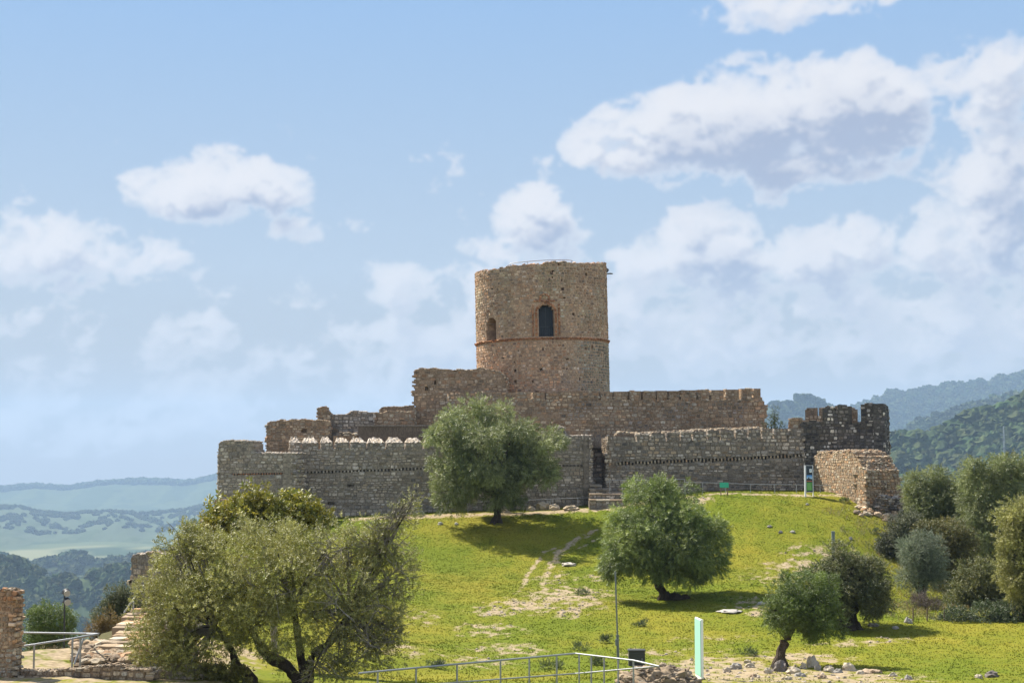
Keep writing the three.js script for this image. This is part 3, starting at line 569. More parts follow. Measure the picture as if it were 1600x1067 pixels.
// --- gateway passage: its far wall, and the steps in front
{
  const w = new Wall(912, 138.2, 948, 138), o = thing('gateway_back_wall', 'shaded masonry wall closing the narrow gateway between the two outer walls', 'wall');
  buildWall(o, w, { top: w.line([[912, 690], [948, 690]]), foot: EYE - 4.5, thick: 0.8, pal: PALE.dusk, rag: 0.1, most: 40 });
  const side = new Wall(922.5, 132.4, 923.5, 137.6); buildWall(o, side, { top: () => w.y(925, 684), foot: EYE - 4.8, thick: 0.6, pal: PALE.dusk, rag: 0.05, most: 0, ends: [false, false] });
  const lintel = new Wall(915, 137.4, 946, 137.2), G = sheet({ M: lintel.M, s0: 0, s1: lintel.len, y0: lintel.y(930, 700), y1: lintel.y(930, 683), inside: (s) => true, o0: -0.8, o1: 0, col: PALE.dusk.mortar, cell: 0.3 });
  part('lintel', G.build(), stoneMat, o);
  const st = thing('gateway_steps', 'wide stone steps with sun toned treads leading up into the gateway', 'steps');
  const stepMat = new THREE.MeshPhysicalMaterial({ vertexColors: true, specularIntensity: 0.2, roughness: 0.9, map: grain, bumpMap: bumpTex, bumpScale: 0.02 });
  for (const [xa, xb, py, da, db] of [[921, 976, 781, 127.8, 131], [921, 973, 771.5, 129, 132.2], [921.5, 953, 765, 130.2, 134], [922, 941, 757, 132, 137.5], [923, 941, 749, 134.5, 138]]) {
    const n = Math.max(2, Math.round((xb - xa) / 11)), y = at(930, py, da).y, yb = EYE - 5.4, x0 = at(xa, py, da).x, x1 = at(xb, py, da).x;
    const riser = new Geo(); for (let yy = yb; yy < y - 0.16; yy += 0.24) for (let x = x0; x < x1 - 0.1;) { const ww = Math.min(R(0.3, 0.6), x1 - x); riser.add(stoneGeo((s, q, off) => V(s, q, -da - 0.12 + off), x + ww / 2, Math.min(yy + 0.12, y - 0.22), ww - 0.03, 0.22, R(0.02, 0.05), tint(PALE.dusk, x, yy, 0.3))); x += ww; }
    riser.add(sheet({ M: (s, q, off) => V(s, q, -da - 0.12 + off), s0: x0, s1: x1, y0: yb, y1: y - 0.13, inside: () => true, o0: -(db - da), o1: 0, cell: 0.5, col: PALE.dusk.mortar }));
    part('riser', riser.build(), stoneMat, st);  // risers coloured as shaded stone, the treads below as sunlit stone
    for (let i = 0; i < n; i++) { const a = lerp(x0, x1, i / n), b = lerp(x0, x1, (i + 1) / n), q = new THREE.BoxGeometry(b - a - 0.02, 0.12, db - da).rotateX(0.045).translate((a + b) / 2, y - 0.0 + R(-0.01, 0.01), -(da + db) / 2 + R(-0.02, 0.02)), c = tint(PALE.litSand, i, py, 0.1); q.setAttribute('color', new THREE.Float32BufferAttribute(new Float32Array(72).map((_, k) => c[k % 3]), 3)); part('step_slab', q, stepMat, st); }
  }
}
// --- inner enclosure wall under the tower
{
  const w = new Wall(700, 142, 1199, 140), o = thing('inner_enclosure_wall', 'brown inner wall with narrow slit battlements and broken right end below the tower', 'wall');
  const topY = w.line([[700, 627], [829, 626], [960, 625.5], [1187, 622], [1190, 621], [1193, 625], [1199, 634], [1199.5, 660]]);
  const edge = interp([[EYE - 5, w.s(1196)], [w.y(1190, 675), w.s(1197)], [w.y(1190, 655), w.s(1197.5)], [w.y(1190, 642), w.s(1199)], [w.y(1190, 632), w.s(1198.5)], [w.y(1190, 624), w.s(1193)], [w.y(1190, 615), w.s(1190)]]);
  buildWall(o, w, { top: topY, foot: EYE - 4, thick: 1.7, pal: PALE.brown, rag: 0.06, stain: 0.45, s1: w.len, cut: (s, y) => s > edge(y) + 0.12 * noise2(y * 5, 2), cell: 0.19, least: 0.55, most: 300, tone: (c, s, y) => { const k = sstep(fbm2(s * 0.16, y * 0.25 + 3, 3) + (y < EYE + 2.2 ? 0.25 : -0.05), 0, 0.35); return [lerp(c[0], c[1] * 0.98, k * 0.8), c[1] * (1 - 0.12 * k), c[2] * (1 + 0.02 * k)]; } });
  const cuts = [700, 720, 744, 765, 788, 808, 829, 851, 874, 896, 915, 936, 957, 981, 1002, 1024, 1043, 1062, 1089, 1109, 1132, 1156, 1176, 1190], tp = interp([[700, 615], [740, 613.5], [829, 612.5], [955, 611.5], [1000, 611], [1130, 609], [1156, 607], [1190, 608.5]]);
  for (let i = 0; i + 1 < cuts.length; i++) { const lit = [829, 851, 936, 957].includes(cuts[i]) || cuts[i] > 960; merlon(o, w, w.s(cuts[i] + (lit ? 3.6 : 0.2)), w.s(cuts[i + 1]), w.y(cuts[i], 627), w.y(cuts[i], tp(cuts[i])) + 0.06 * noise2(i * 3.3, 1), 0.7, 0.22, 0.75, PALE.brown, 0); }
}
// --- tall block left of the tower
{
  const w = new Wall(643, 144.4, 792, 143.2), o = thing('ruined_keep_block', 'tall reddish brown block of ruined wall left of the round tower', 'ruin');
  buildWall(o, w, { top: w.line([[643, 590], [645, 582], [650, 577.5], [660, 575.5], [690, 576], [700, 578.5], [735, 579], [748, 575.5], [760, 578], [778, 580], [784, 584], [790, 592], [792, 605]]), foot: EYE - 4, thick: 1.9, pal: PALE.brown, rag: 0.16, ragf: 0.9, stain: 0.3, cut: (s, y) => s < 0.18 + 0.2 * noise2(y * 2.2, 5) + 0.12 * noise2(y * 7, 2), proud: [0.01, 0.05], crest: 0.18, holes: (s, y) => [[666, 607], [695, 642], [679, 598], [753, 620]].some(([a, b]) => Math.abs(s - w.s(a)) < 0.12 && Math.abs(y - w.y(a, b)) < 0.1), tone: (c, s, y) => [c[0] * 1.05, c[1] * 0.98, c[2] * 0.95] });
}
// --- inner ruins to the left
function ruin(name, label, px, d, top, foot, pal, opt = {}) { const w = new Wall(px[0], d[0], px[1], d[1]), o = thing(name, label, 'ruin'); buildWall(o, w, { top: w.line(top), foot, thick: 1.4, pal, rag: 0.14, stain: 0.4, crest: 0.16, ...opt }); return o; }
ruin('ruined_inner_wall', 'brown ruined wall with a level top above the corner bastion', [416, 512], [139, 138.5], [[416, 664], [418, 660], [432, 657.5], [455, 656], [490, 656.5], [512, 657]], EYE - 3, PALE.brown, { holes: (s, y) => Math.abs(s - 3.4) < 0.22 && Math.abs(y - at(470, 674.5, 139).y) < 0.16 });
ruin('ruined_wall_pier', 'narrow upright stub of masonry standing above the inner ruins', [496, 513], [140, 140], [[496, 638.5], [499, 637.5], [507, 635], [510, 640], [513, 646]], EYE - 3, PALE.brown, { rag: 0.06 });
ruin('ruined_inner_wall', 'low greyish ruined wall beside the upright masonry stub', [511, 584], [140.6, 141.4], [[511, 646], [520, 648], [533, 649], [545, 645], [555, 642.5], [566, 644], [584, 646]], EYE - 3, PALE.dusk);
ruin('ruined_inner_wall', 'low reddish ruined wall with upright stones left of the tall brown block', [566, 648], [141.5, 142.5], [[566, 645], [590, 645.5], [610, 643], [648, 644]], EYE - 3, PALE.brown, { rag: 0.1 });
ruin('ruined_inner_wall', 'pale topped low wall against the tall brown block', [594, 647], [144, 144.2], [[594, 640], [600, 636], [625, 635.5], [647, 634]], EYE - 3, PALE.litSand, { rag: 0.07 });
{
  const w = new Wall(559, 138, 690, 137.6), o = thing('rendered_cistern_wall', 'smooth brown rendered low wall with a pale capping among the inner ruins', 'wall');
  const mat = new THREE.MeshPhysicalMaterial({ vertexColors: true, specularIntensity: 0.2, roughness: 0.95, map: grain, bumpMap: bumpTex, bumpScale: 0.01 });
  part('wall_core', sheet({ M: w.M, s0: 0, s1: w.len, y0: EYE - 3, y1: w.y(600, 666), inside: () => true, o0: -1.6, o1: 0, cell: 0.5, col: [0.21, 0.165, 0.12] }).build(), mat, o);
  part('capping', sheet({ M: w.M, s0: -0.1, s1: w.len + 0.1, y0: w.y(600, 666) + 0.003, y1: w.y(600, 664), inside: () => true, o0: -1.65, o1: 0.08, cell: 0.5, col: [0.36, 0.31, 0.25] }).build(), mat, o);
  const G = new Geo(); for (let k = 0; k < 40; k++) rockInto(G, w.M(w.s(R(530, 562)), w.y(545, R(676, 684)), R(-1, 0)), [R(0.15, 0.4), R(0.1, 0.25), R(0.2, 0.4)], tint(PALE.litSand, k, 1, 0.2), k + 9);
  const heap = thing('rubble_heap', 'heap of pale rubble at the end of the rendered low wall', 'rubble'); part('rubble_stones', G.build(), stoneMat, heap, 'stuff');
  part('rubble_base', sheet({ M: w.M, s0: w.s(520), s1: w.s(558), y0: EYE - 3, y1: w.y(545, 681), inside: () => true, o0: -1.2, o1: 0, cell: 0.4, col: PALE.brown.mortar }).build(), stoneMat, heap);
}
// --- the round tower
{
  seed(777);
  const dC = 150.5, cpx = 852.5, Rt = 103.2 * mpp(dC), c0 = at(cpx, 620, dC), o = thing('round_tower', 'round reddish stone keep tower with arched window rising above the castle', 'tower', [c0.x, EYE - 3, -dC]);
  o.rotation.z = 0.022;                       // it leans a little
  const Y = (y) => y - (EYE - 3), M = (s, y, off) => { const t = s / Rt; return V(Math.sin(t) * (Rt + off), y, Math.cos(t) * (Rt + off)); };
  const leanX = (py) => (610 - py) * -0.022, S = (px, py) => Rt * Math.asin(clamp((px - cpx - leanX(py)) / 104.2, -1, 1)), YY = (px, py) => Y(at(px, py, dC - Rt * Math.cos(S(px, py) / Rt)).y);
  const half = Math.PI * Rt, topL = interp([[-half, YY(850, 416)], [S(745, 424), Y(at(745, 425, dC).y)], [S(770, 421), YY(770, 421)], [S(800, 415), YY(800, 415)], [S(845, 412), YY(845, 412)], [S(860, 410), YY(860, 409.5)], [S(890, 411), YY(890, 411)], [S(905, 413), YY(905, 413)], [S(935, 414), YY(935, 414)], [S(951, 414), Y(at(951, 415, dC).y)], [half, YY(850, 416)]]);
  const T = (s) => topL(s) + 0.14 * fbm2(s * 1.1, 4, 3) + 0.1 * (hash(Math.floor(s / 0.4), 8) - 0.5);
  const win = (pxa, pxb, pyt, pyb) => { const sa = S(pxa, pyb), sb = S(pxb, pyb), m = (sa + sb) / 2, r = (sb - sa) / 2, yb = YY((pxa + pxb) / 2, pyb), yt = YY((pxa + pxb) / 2, pyt); return { m, r, yb, yt, inside: (s, y, g = 0) => Math.abs(s - m) < r + g && y > yb - g && (y < yt - r || Math.hypot(s - m, y - yt + r) < r + g) }; };
  const w1 = win(842.5, 867.5, 476, 525), w2 = win(764, 779.5, 494, 530.5);
  const putlogs = [[788, 558], [813, 547], [850, 545.5], [884, 545.5], [916, 546], [806, 564], [846, 562], [886, 562], [807, 578], [846, 577.5], [886, 577], [807, 595], [835, 595], [906, 594], [926, 545], [927, 543], [942, 556], [927, 595], [880, 452], [882, 466], [863, 428], [865, 434], [859, 437], [879, 440], [917, 430], [909, 472], [896, 491.5], [910, 494], [943, 518.5], [874, 413], [934, 427], [865, 424], [840, 612], [772, 450], [876, 493]].map(([px, py]) => [S(px, py), YY(px, py), R(0.07, 0.16)]);
  const hole = (s, y) => putlogs.some(([a, b, r]) => Math.abs(s - a) < r && Math.abs(y - b) < r);
  const open = (s, y) => y < T(s) && !w1.inside(s, y) && !w2.inside(s, y);
  const box = { M, s0: -half, s1: half, y0: -1, y1: 19.5, cell: 0.15, col: PALE.tower.mortar };
  let top = 0; for (let s = -half; s < half; s += 0.2) top = Math.max(top, T(s)); box.y1 = top + 0.1;
  const core = sheet({ ...box, inside: open, o0: -1.5, o1: -0.4 });
  core.add(sheet({ ...box, inside: (s, y) => open(s, y) && !hole(s, y), o0: -0.4, o1: 0, closed: false }));
  part('wall_core', core.build(), stoneMat, o);
  const ring = YY(850, 529), lower = (s, y) => y < ring - 0.1;
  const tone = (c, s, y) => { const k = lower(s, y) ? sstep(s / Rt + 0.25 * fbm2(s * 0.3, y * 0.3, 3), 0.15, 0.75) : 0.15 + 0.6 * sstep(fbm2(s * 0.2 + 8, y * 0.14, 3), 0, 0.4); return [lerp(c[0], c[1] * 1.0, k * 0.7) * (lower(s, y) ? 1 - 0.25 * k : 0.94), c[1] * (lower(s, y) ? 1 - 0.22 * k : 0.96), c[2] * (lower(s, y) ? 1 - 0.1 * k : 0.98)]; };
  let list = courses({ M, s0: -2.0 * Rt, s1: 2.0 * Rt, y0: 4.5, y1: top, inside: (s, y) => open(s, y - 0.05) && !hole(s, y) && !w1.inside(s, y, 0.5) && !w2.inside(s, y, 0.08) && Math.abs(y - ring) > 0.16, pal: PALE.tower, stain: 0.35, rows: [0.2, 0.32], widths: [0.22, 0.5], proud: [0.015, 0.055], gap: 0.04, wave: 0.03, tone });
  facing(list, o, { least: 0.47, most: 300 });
  const band = new Geo();                     // string course of brick
  for (let s = -1.9 * Rt; s < 1.9 * Rt; s += 0.3) for (const [dy, pr] of [[-0.06, 0.1], [0.07, 0.16]]) band.add(stoneGeo(M, s + (dy > 0 ? 0.15 : 0), ring + dy, 0.29, 0.12, pr + R(-0.02, 0.02), tint(PALE.brick, s, dy, 0.3)));
  part('string_course', band.build(), stoneMat, o);
  // brick surround of the large window: jambs, arch, and the broken panel above
  const brick = (s, y, w, h, pr) => part('brick', stoneGeo(M, s, y, w, h, pr, tint(PALE.brick, s * 3, y * 3, 0.2)).build(), stoneMat, sur);
  const sur = new THREE.Group(); sur.name = 'window_surround'; o.add(sur);
  for (const sg of [-1, 1]) { for (let y = w1.yb; y < w1.yt - w1.r; y += 0.17) brick(w1.m + sg * (w1.r + 0.14), y + 0.08, 0.27, 0.16, 0.06); for (let y = w1.yb; y < w1.yt + 0.05; y += 0.19) brick(w1.m + sg * (w1.r + 0.46), y + 0.09, 0.2, 0.18, 0.13); }
  for (let k = 0; k <= 12; k++) { const a = Math.PI * k / 12; brick(w1.m + Math.cos(a) * (w1.r + 0.16), w1.yt - w1.r + Math.sin(a) * (w1.r + 0.16), 0.25, 0.25, 0.08); }
  for (let s = -0.9; s <= 0.9; s += 0.2) brick(w1.m + s * 1.15, w1.yt + 0.36, 0.22, 0.17, 0.12);
  for (let k = 0; k <= 7; k++) { const a = Math.PI * k / 7; brick(w1.m - 0.1 + Math.cos(a) * 0.42, w1.yt + 0.55 + Math.sin(a) * 0.45, 0.24, 0.2, 0.13); }
  const glass = new THREE.MeshPhysicalMaterial({ color: lin(0.02, 0.026, 0.034), roughness: 0.5, metalness: 0, specularIntensity: 0.5 }), dark = new THREE.MeshStandardMaterial({ color: lin(0.05, 0.055, 0.06), roughness: 0.5, metalness: 0.4 });
  const pane = (w, off, n) => { const f = new THREE.Group(); f.name = 'window_leaf'; o.add(f); const a = V(Math.sin(w.m / Rt), 0, Math.cos(w.m / Rt)), c = a.clone().multiplyScalar(Rt + off); f.position.set(c.x, 0, c.z); f.rotation.y = w.m / Rt; const sh = new THREE.Shape(); sh.moveTo(-w.r, w.yb); sh.lineTo(w.r, w.yb); sh.lineTo(w.r, w.yt - w.r); sh.absarc(0, w.yt - w.r, w.r, 0, Math.PI); part('window_pane', new THREE.ExtrudeGeometry(sh, { depth: 0.04, bevelEnabled: false }), glass, f); for (let k = 0; k < n; k++) part('mullion', new THREE.BoxGeometry(0.05, w.yt - w.yb - 0.1, 0.06).translate(lerp(-w.r, w.r, (k + 1) / (n + 1)), (w.yb + w.yt) / 2 - 0.05, 0.07), dark, f); part('window_rail', new THREE.BoxGeometry(w.r * 2, 0.05, 0.05).translate(0, w.yb + 0.95, 0.1), dark, f); for (let k = 0; k < 9; k++) part('baluster', new THREE.BoxGeometry(0.025, 0.95, 0.025).translate(lerp(-w.r, w.r, (k + 0.5) / 9), w.yb + 0.475, 0.1), dark, f); };
  pane(w1, -0.75, 1);
  // roof slab inside the parapet and stones on the rim
  part('roof_slab', new THREE.CylinderGeometry(Rt - 1.4, Rt - 1.4, 0.4, 48).translate(0, top - 1.1, 0), new THREE.MeshStandardMaterial({ color: lin(0.3, 0.26, 0.2), roughness: 1 }), o);
  const rim = new Geo(); for (let s = -half; s < half; s += R(0.2, 0.45)) for (const t of [-0.3, -0.8, -1.2]) { const r = R(0.1, 0.22), p = M(s, T(s) + r * 0.1, t + R(-0.1, 0.1)); rockInto(rim, p, [r * 1.2, r * 0.8, r * 1.2], tint(PALE.tower, s, t, 0.3), s + t); }
  part('rim_stones', rim.build(), stoneMat, o, 'stuff');
  const beam = M(S(953, 428) * 1.0, Y(at(953, 430, dC).y), 0.15); part('projecting_stone', rockGeo(0.45, 0.1, 0.2, 3).translate(beam.x + 0.15, beam.y, beam.z), stoneMat, o); part('projecting_stone', rockGeo(0.25, 0.3, 0.25, 5).translate(beam.x - 0.1, beam.y + 0.3, beam.z), stoneMat, o);
  for (const g of o.children) if (g.name === 'projecting_stone') { const n = g.geometry.attributes.position.count; g.geometry.setAttribute('color', new THREE.Float32BufferAttribute(new Float32Array(n * 3).fill(0.2), 3)); }
  // handrail on the roof
  const metal = new THREE.MeshStandardMaterial({ color: lin(0.35, 0.36, 0.37), roughness: 0.45, metalness: 0.8 }), rail = thing('roof_railing', 'thin curved metal railing on top of the round tower', 'railing', [o.position.x, o.position.y, o.position.z]);
  rail.rotation.z = o.rotation.z;
  const pr = [[784, 419], [792, 414], [797, 411], [825, 408], [865, 406.5], [898, 408], [901, 410]], pts = pr.map(([px, py]) => { const s = Rt * Math.asin((px - cpx - leanX(py)) / 104.2 * 1.08), p = M(s, 0, -0.9); p.y = Y(at(px, py, dC - p.z).y); return p; });
  part('rail', new THREE.TubeGeometry(new THREE.CatmullRomCurve3(pts), 60, 0.035, 6), metal, rail);
  for (const k of [1, 2, 3, 4, 5]) { const p = pts[k], yb = top - 0.95; part('post', new THREE.CylinderGeometry(0.03, 0.03, p.y - yb, 6).translate(p.x, (p.y + yb) / 2, p.z), metal, rail); }
}
// --- square dark tower on the right
{
  seed(888);
  const w = new Wall(1253, 131.2, 1383.5, 128.5), o = thing('square_tower', 'square tower of almost black weathered stone with broken battlements at the right end', 'tower');
  const topY = w.line([[1253, 658], [1286.5, 658], [1286.6, 636.5], [1296, 635], [1306.5, 637], [1306.6, 641], [1309.5, 641], [1309.6, 634], [1320, 633.3], [1329.5, 634], [1329.6, 662], [1347, 662], [1347.2, 632], [1360, 630.5], [1383.5, 631]]);
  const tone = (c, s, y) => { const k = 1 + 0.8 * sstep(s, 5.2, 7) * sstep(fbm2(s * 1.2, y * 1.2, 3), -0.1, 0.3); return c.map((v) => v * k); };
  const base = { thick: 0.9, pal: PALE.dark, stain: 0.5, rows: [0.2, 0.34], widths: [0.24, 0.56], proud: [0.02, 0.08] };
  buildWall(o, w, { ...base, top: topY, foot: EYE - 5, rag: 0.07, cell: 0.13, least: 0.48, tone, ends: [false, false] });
  const rb = new Wall(1383.5, 128.5, 1390, 136), lf = new Wall(1252, 138, 1253, 131.3), bk = new Wall(1250, 138, 1389, 136);
  buildWall(o, rb, { ...base, top: () => w.y(1383, 632), foot: EYE - 5, rag: 0.1, ends: [false, false], most: 0 });
  buildWall(o, lf, { ...base, pal: PALE.brown, top: () => w.y(1260, 658), foot: EYE - 5, rag: 0.1, ends: [false, false], most: 0 });
  // battlements on the far sides, coloured with the sunlit stone tone
  buildWall(o, bk, { ...base, pal: PALE.litSand, top: bk.line([[1250, 662], [1260, 662], [1260.2, 639], [1268, 637], [1278, 638], [1278.2, 648], [1281, 648], [1281.2, 636], [1300, 635], [1330, 637], [1341, 640], [1341.2, 660], [1370, 660], [1389, 636]]), foot: EYE - 2, rag: 0.1, most: 0 });
  const deck = new Geo(), yd = w.y(1330, 663.5), a = w.M(0.2, yd, -0.5), b = w.M(w.len - 0.2, yd, -0.5), c = bk.M(bk.len - 0.2, yd, -0.2), e = bk.M(0.2, yd, -0.2); deck.quad(a, b, c, e, [0.35, 0.27, 0.17]);
  part('fighting_deck', deck.build(), stoneMat, o);
  const low = ruin('ruined_parapet_stub', 'small low stub of pale masonry left of the square dark tower', [1235, 1254], [131.6, 131.4], [[1235, 655], [1240, 653.5], [1254, 654]], EYE - 2, PALE.brown, { rag: 0.05, crest: 0.12 });
}
// --- buttress ruin in front of the square tower, turned to the left
{
  seed(913);
  const w = new Wall(1272, 129.6, 1352, 121.6), o = thing('sunlit_buttress_ruin', 'sunlit rubble face of a broken buttress standing before the square dark tower', 'ruin');
  const topY = w.line([[1272, 715], [1278, 707], [1285, 705], [1294, 705.5], [1300, 707], [1310, 706], [1325, 706.5], [1334, 709], [1340, 716], [1346, 725], [1352, 737]]);
  buildWall(o, w, { top: topY, foot: EYE - 6, thick: 3, pal: PALE.brown, rag: 0.28, ragf: 0.9, stain: 0.15, rows: [0.15, 0.28], widths: [0.2, 0.46], proud: [0.01, 0.035], gap: 0.02, crest: 0.25, ends: [true, true], cell: 0.16 });
  const v = new Wall(1350, 122.4, 1413, 125.6), q = thing('rubble_core_ruin', 'rough mass of rubble core crumbling down beside the sunlit buttress', 'ruin');
  buildWall(q, v, { top: v.line([[1350, 738], [1354, 727], [1360, 720.5], [1374, 719], [1386, 723], [1394, 730], [1400, 741], [1405, 753], [1409, 768], [1413, 784]]), foot: EYE - 6.5, thick: 0.9, pal: PALE.brown, rag: 0.55, ragf: 0.9, ends: [true, true], rows: [0.16, 0.36], widths: [0.22, 0.6], proud: [0.03, 0.42], gap: 0.02, wave: 0.2, crest: 0.42 });
  const T2 = new Geo(); for (let k = 0; k < 90; k++) { const px = R(1335, 1424), d = R(119.5, 122.5), p = at(px, 700, d), r = R(0.1, 0.38); p.y = land(p.x, d) + r * 0.3; rockInto(T2, p, [r * R(0.9, 1.5), r * 0.8, r], tint(PALE.brown, k, 3, 0.3), k * 1.7); } part('fallen_stones', T2.build(), stoneMat, q, 'stuff');
  const u = new Wall(1368, 121, 1421, 122.4), q2 = thing('rubble_core_ruin', 'lowest ledge of dark layered rubble at the right edge of the lawn', 'ruin');
  buildWall(q2, u, { top: u.line([[1368, 800], [1376, 778], [1384, 775], [1400, 776], [1412, 780], [1418, 792], [1421, 806]]), foot: EYE - 9, thick: 2.6, pal: PALE.dusk, rag: 0.25, rows: [0.12, 0.24], widths: [0.3, 0.8], proud: [0.03, 0.35], gap: 0.02, wave: 0.1, crest: 0.26 });
}
// ---------------------------------------------------------------- vegetation
seed(3001);
function leafMat(name, trans = 0.55, spec = 0.6) { const m = new THREE.MeshPhysicalMaterial({ color: 0xffffff, roughness: 0.6, transmission: trans, thickness: 0, side: THREE.DoubleSide, specularIntensity: spec }); m.name = name; return m; }
const leafy = leafMat('leaf');
// a sprig: a short stem with pairs of pointed leaves; length 1 along +y
function sprig(n, leafL, leafW, spread, sd) {
  const r = mulberry(sd), p = [], idx = [];
  const quad = (a, b, c, d) => { const k = p.length / 3; for (const v of [a, b, c, d]) p.push(v.x, v.y, v.z); idx.push(k, k + 1, k + 2, k, k + 2, k + 3); };
  for (let i = 0; i < n; i++) {
    const y = 0.1 + 0.85 * i / n, a = i * 2.4 + r() * 0.9, el = spread * (0.5 + r() * 0.8), L = leafL * (0.75 + r() * 0.5), W = leafW * (0.8 + r() * 0.4);
    const dir = V(Math.cos(a) * Math.sin(el), Math.cos(el), Math.sin(a) * Math.sin(el)), side = V(-Math.sin(a), 0, Math.cos(a)).applyAxisAngle(dir, (r() - 0.5) * 2).multiplyScalar(W / 2), base = V(0, y, 0);
    const tip = base.clone().addScaledVector(dir, L), mid = base.clone().addScaledVector(dir, L * 0.45); mid.y -= 0.05 * L;
    quad(base, mid.clone().add(side), tip, mid.clone().sub(side));
  }
  const g = new THREE.BufferGeometry(); g.setAttribute('position', new THREE.Float32BufferAttribute(p, 3)); g.setIndex(idx); g.computeVertexNormals(); return g;
}
// a limb: tapered, bent, faceted like bark; path [[x,y,z,r], ...]
const barkTex = noiseTexture(256, (x, y) => { const n = 0.6 * tileNoise(x, y, 256, 22, 3) + 0.5 * tileNoise(x, y * 0.999, 256, 48, 9); const v = clamp(190 + n * 110, 50, 255); return [v, v, v]; }, true);
function limb(G, path, col, sides = 7, gnarl = 0.12) {
  const c = new THREE.CatmullRomCurve3(path.map(([x, y, z]) => V(x, y, z))), n = Math.max(2, path.length * 3), rings = [];
  for (let i = 0; i <= n; i++) {
    const t = i / n, p = c.getPoint(t), tan = c.getTangent(t), f = t * (path.length - 1), k = Math.min(path.length - 2, Math.floor(f)), r = lerp(path[k][3], path[k + 1][3], f - k);
    const a = Math.abs(tan.y) > 0.9 ? V(1, 0, 0) : V(0, 1, 0), u = V(0, 0, 0).crossVectors(tan, a).normalize(), v = V(0, 0, 0).crossVectors(tan, u);
    rings.push(Array.from({ length: sides }, (_, s) => { const q = s / sides * 2 * Math.PI, rr = r * (1 + gnarl * (sides > 4 ? noise3(p.x * 2 + Math.cos(q) * 1.5, p.y * 2, p.z * 2 + Math.sin(q) * 1.5) * 2 : 0)); return p.clone().addScaledVector(u, Math.cos(q) * rr).addScaledVector(v, Math.sin(q) * rr); }));
  }
  for (let i = 0; i < n; i++) for (let s = 0; s < sides; s++) { const e = (s + 1) % sides, k = 0.85 + 0.3 * hash(i, s); G.quad(rings[i][s], rings[i][e], rings[i + 1][e], rings[i + 1][s], [col[0] * k, col[1] * k, col[2] * k], [s / sides * 1.5, i * 0.2], [(s + 1) / sides * 1.5, i * 0.2], [(s + 1) / sides * 1.5, i * 0.2 + 0.2], [s / sides * 1.5, i * 0.2 + 0.2]); }
}
const barkMat = new THREE.MeshPhysicalMaterial({ vertexColors: true, specularIntensity: 0.2, roughness: 1, map: barkTex, bumpMap: barkTex, bumpScale: 0.02 });
// leaves set on lumps: lumps [{c, r:[x,y,z]}]; every lump carries smaller tufts on its surface, every tuft its sprigs
function foliage(parent, lumps, { n, geo, size, tuft = 0.55, perTuft = 40, droop = 0.4, cols, fill = 0.25, stray = 0.09, name = 'crown', up = 0.1, keep }) {
  const vol = lumps.map((l) => Math.pow(l.r[0] * l.r[1] * l.r[2], 2 / 3)), sum = vol.reduce((a, b) => a + b, 0), mats = [], colors = [], q = new THREE.Quaternion(), Y = V(0, 1, 0), qa = new THREE.Quaternion();
  lumps.forEach((l, i) => {
    const want = Math.round(n * vol[i] / sum), tufts = Math.max(1, Math.round(want / perTuft));
    for (let t = 0; t < tufts; t++) {
      const dir = V(R(-1, 1), R(-1, 1), R(-1, 1)).normalize(), far = rnd() < stray, inner = far ? R(1.1, 1.32) : rnd() < fill ? R(0.3, 0.85) : R(0.86, 1.06), tr = tuft * (far ? R(0.3, 0.55) : R(0.6, 1.35));
      const tc = V(l.c.x + dir.x * l.r[0] * inner, l.c.y + dir.y * l.r[1] * inner, l.c.z + dir.z * l.r[2] * inner), tone = R(0.72, 1.28), mix = rnd();
      for (let k = 0; k < (far ? perTuft * 0.3 : perTuft); k++) {
        const e = V(R(-1, 1), R(-1, 1), R(-1, 1)).normalize().multiplyScalar(Math.pow(rnd(), 0.45));
        const p = tc.clone().addScaledVector(e, tr); p.y -= droop * 0.5 * tr * (e.x * e.x + e.z * e.z);
        if (keep && !keep(p)) continue;
        const d = e.clone().multiplyScalar(1.2).add(dir.clone().multiplyScalar(0.35)).add(V(R(-0.5, 0.5), up - droop + R(-0.4, 0.4), R(-0.5, 0.5))).normalize(), s = size * R(0.7, 1.3);
        q.setFromUnitVectors(Y, d); qa.setFromAxisAngle(Y, R(0, 6.28)); q.multiply(qa);
        mats.push(new THREE.Matrix4().compose(p, q, V(s, s, s)));
        const a = cols[0], b = cols[1], m = clamp(mix * 0.7 + R(-0.1, 0.4), 0, 1), kk = tone * R(0.8, 1.2); colors.push([lerp(a[0], b[0], m) * kk, lerp(a[1], b[1], m) * kk, lerp(a[2], b[2], m) * kk]);
      }
    }
  });
  const im = shade(new THREE.InstancedMesh(geo, leafy, mats.length)); im.name = name; im.userData.kind = 'stuff';
  mats.forEach((m, i) => { im.setMatrixAt(i, m); im.setColorAt(i, lin(...colors[i])); });
  parent.add(im);
  return im;
}
const oliveA = sprig(11, 0.42, 0.10, 0.75, 5), smallLeaf = sprig(10, 0.34, 0.13, 0.9, 6), broad = sprig(7, 0.55, 0.30, 1.0, 8), fine = sprig(12, 0.4, 0.07, 0.6, 9);
const OLIVE = [[0.17, 0.21, 0.065], [0.35, 0.375, 0.155]], GREEN = [[0.085, 0.135, 0.018], [0.20, 0.265, 0.045]], WILD = [[0.25, 0.26, 0.05], [0.44, 0.42, 0.15]], DARKG = [[0.05, 0.08, 0.022], [0.11, 0.15, 0.045]], YELLOW = [[0.13, 0.14, 0.025], [0.28, 0.25, 0.05]], SILVER = [[0.15, 0.19, 0.11], [0.27, 0.31, 0.20]];
const BARK = [0.115, 0.088, 0.066], GREYBARK = [0.52, 0.46, 0.385];
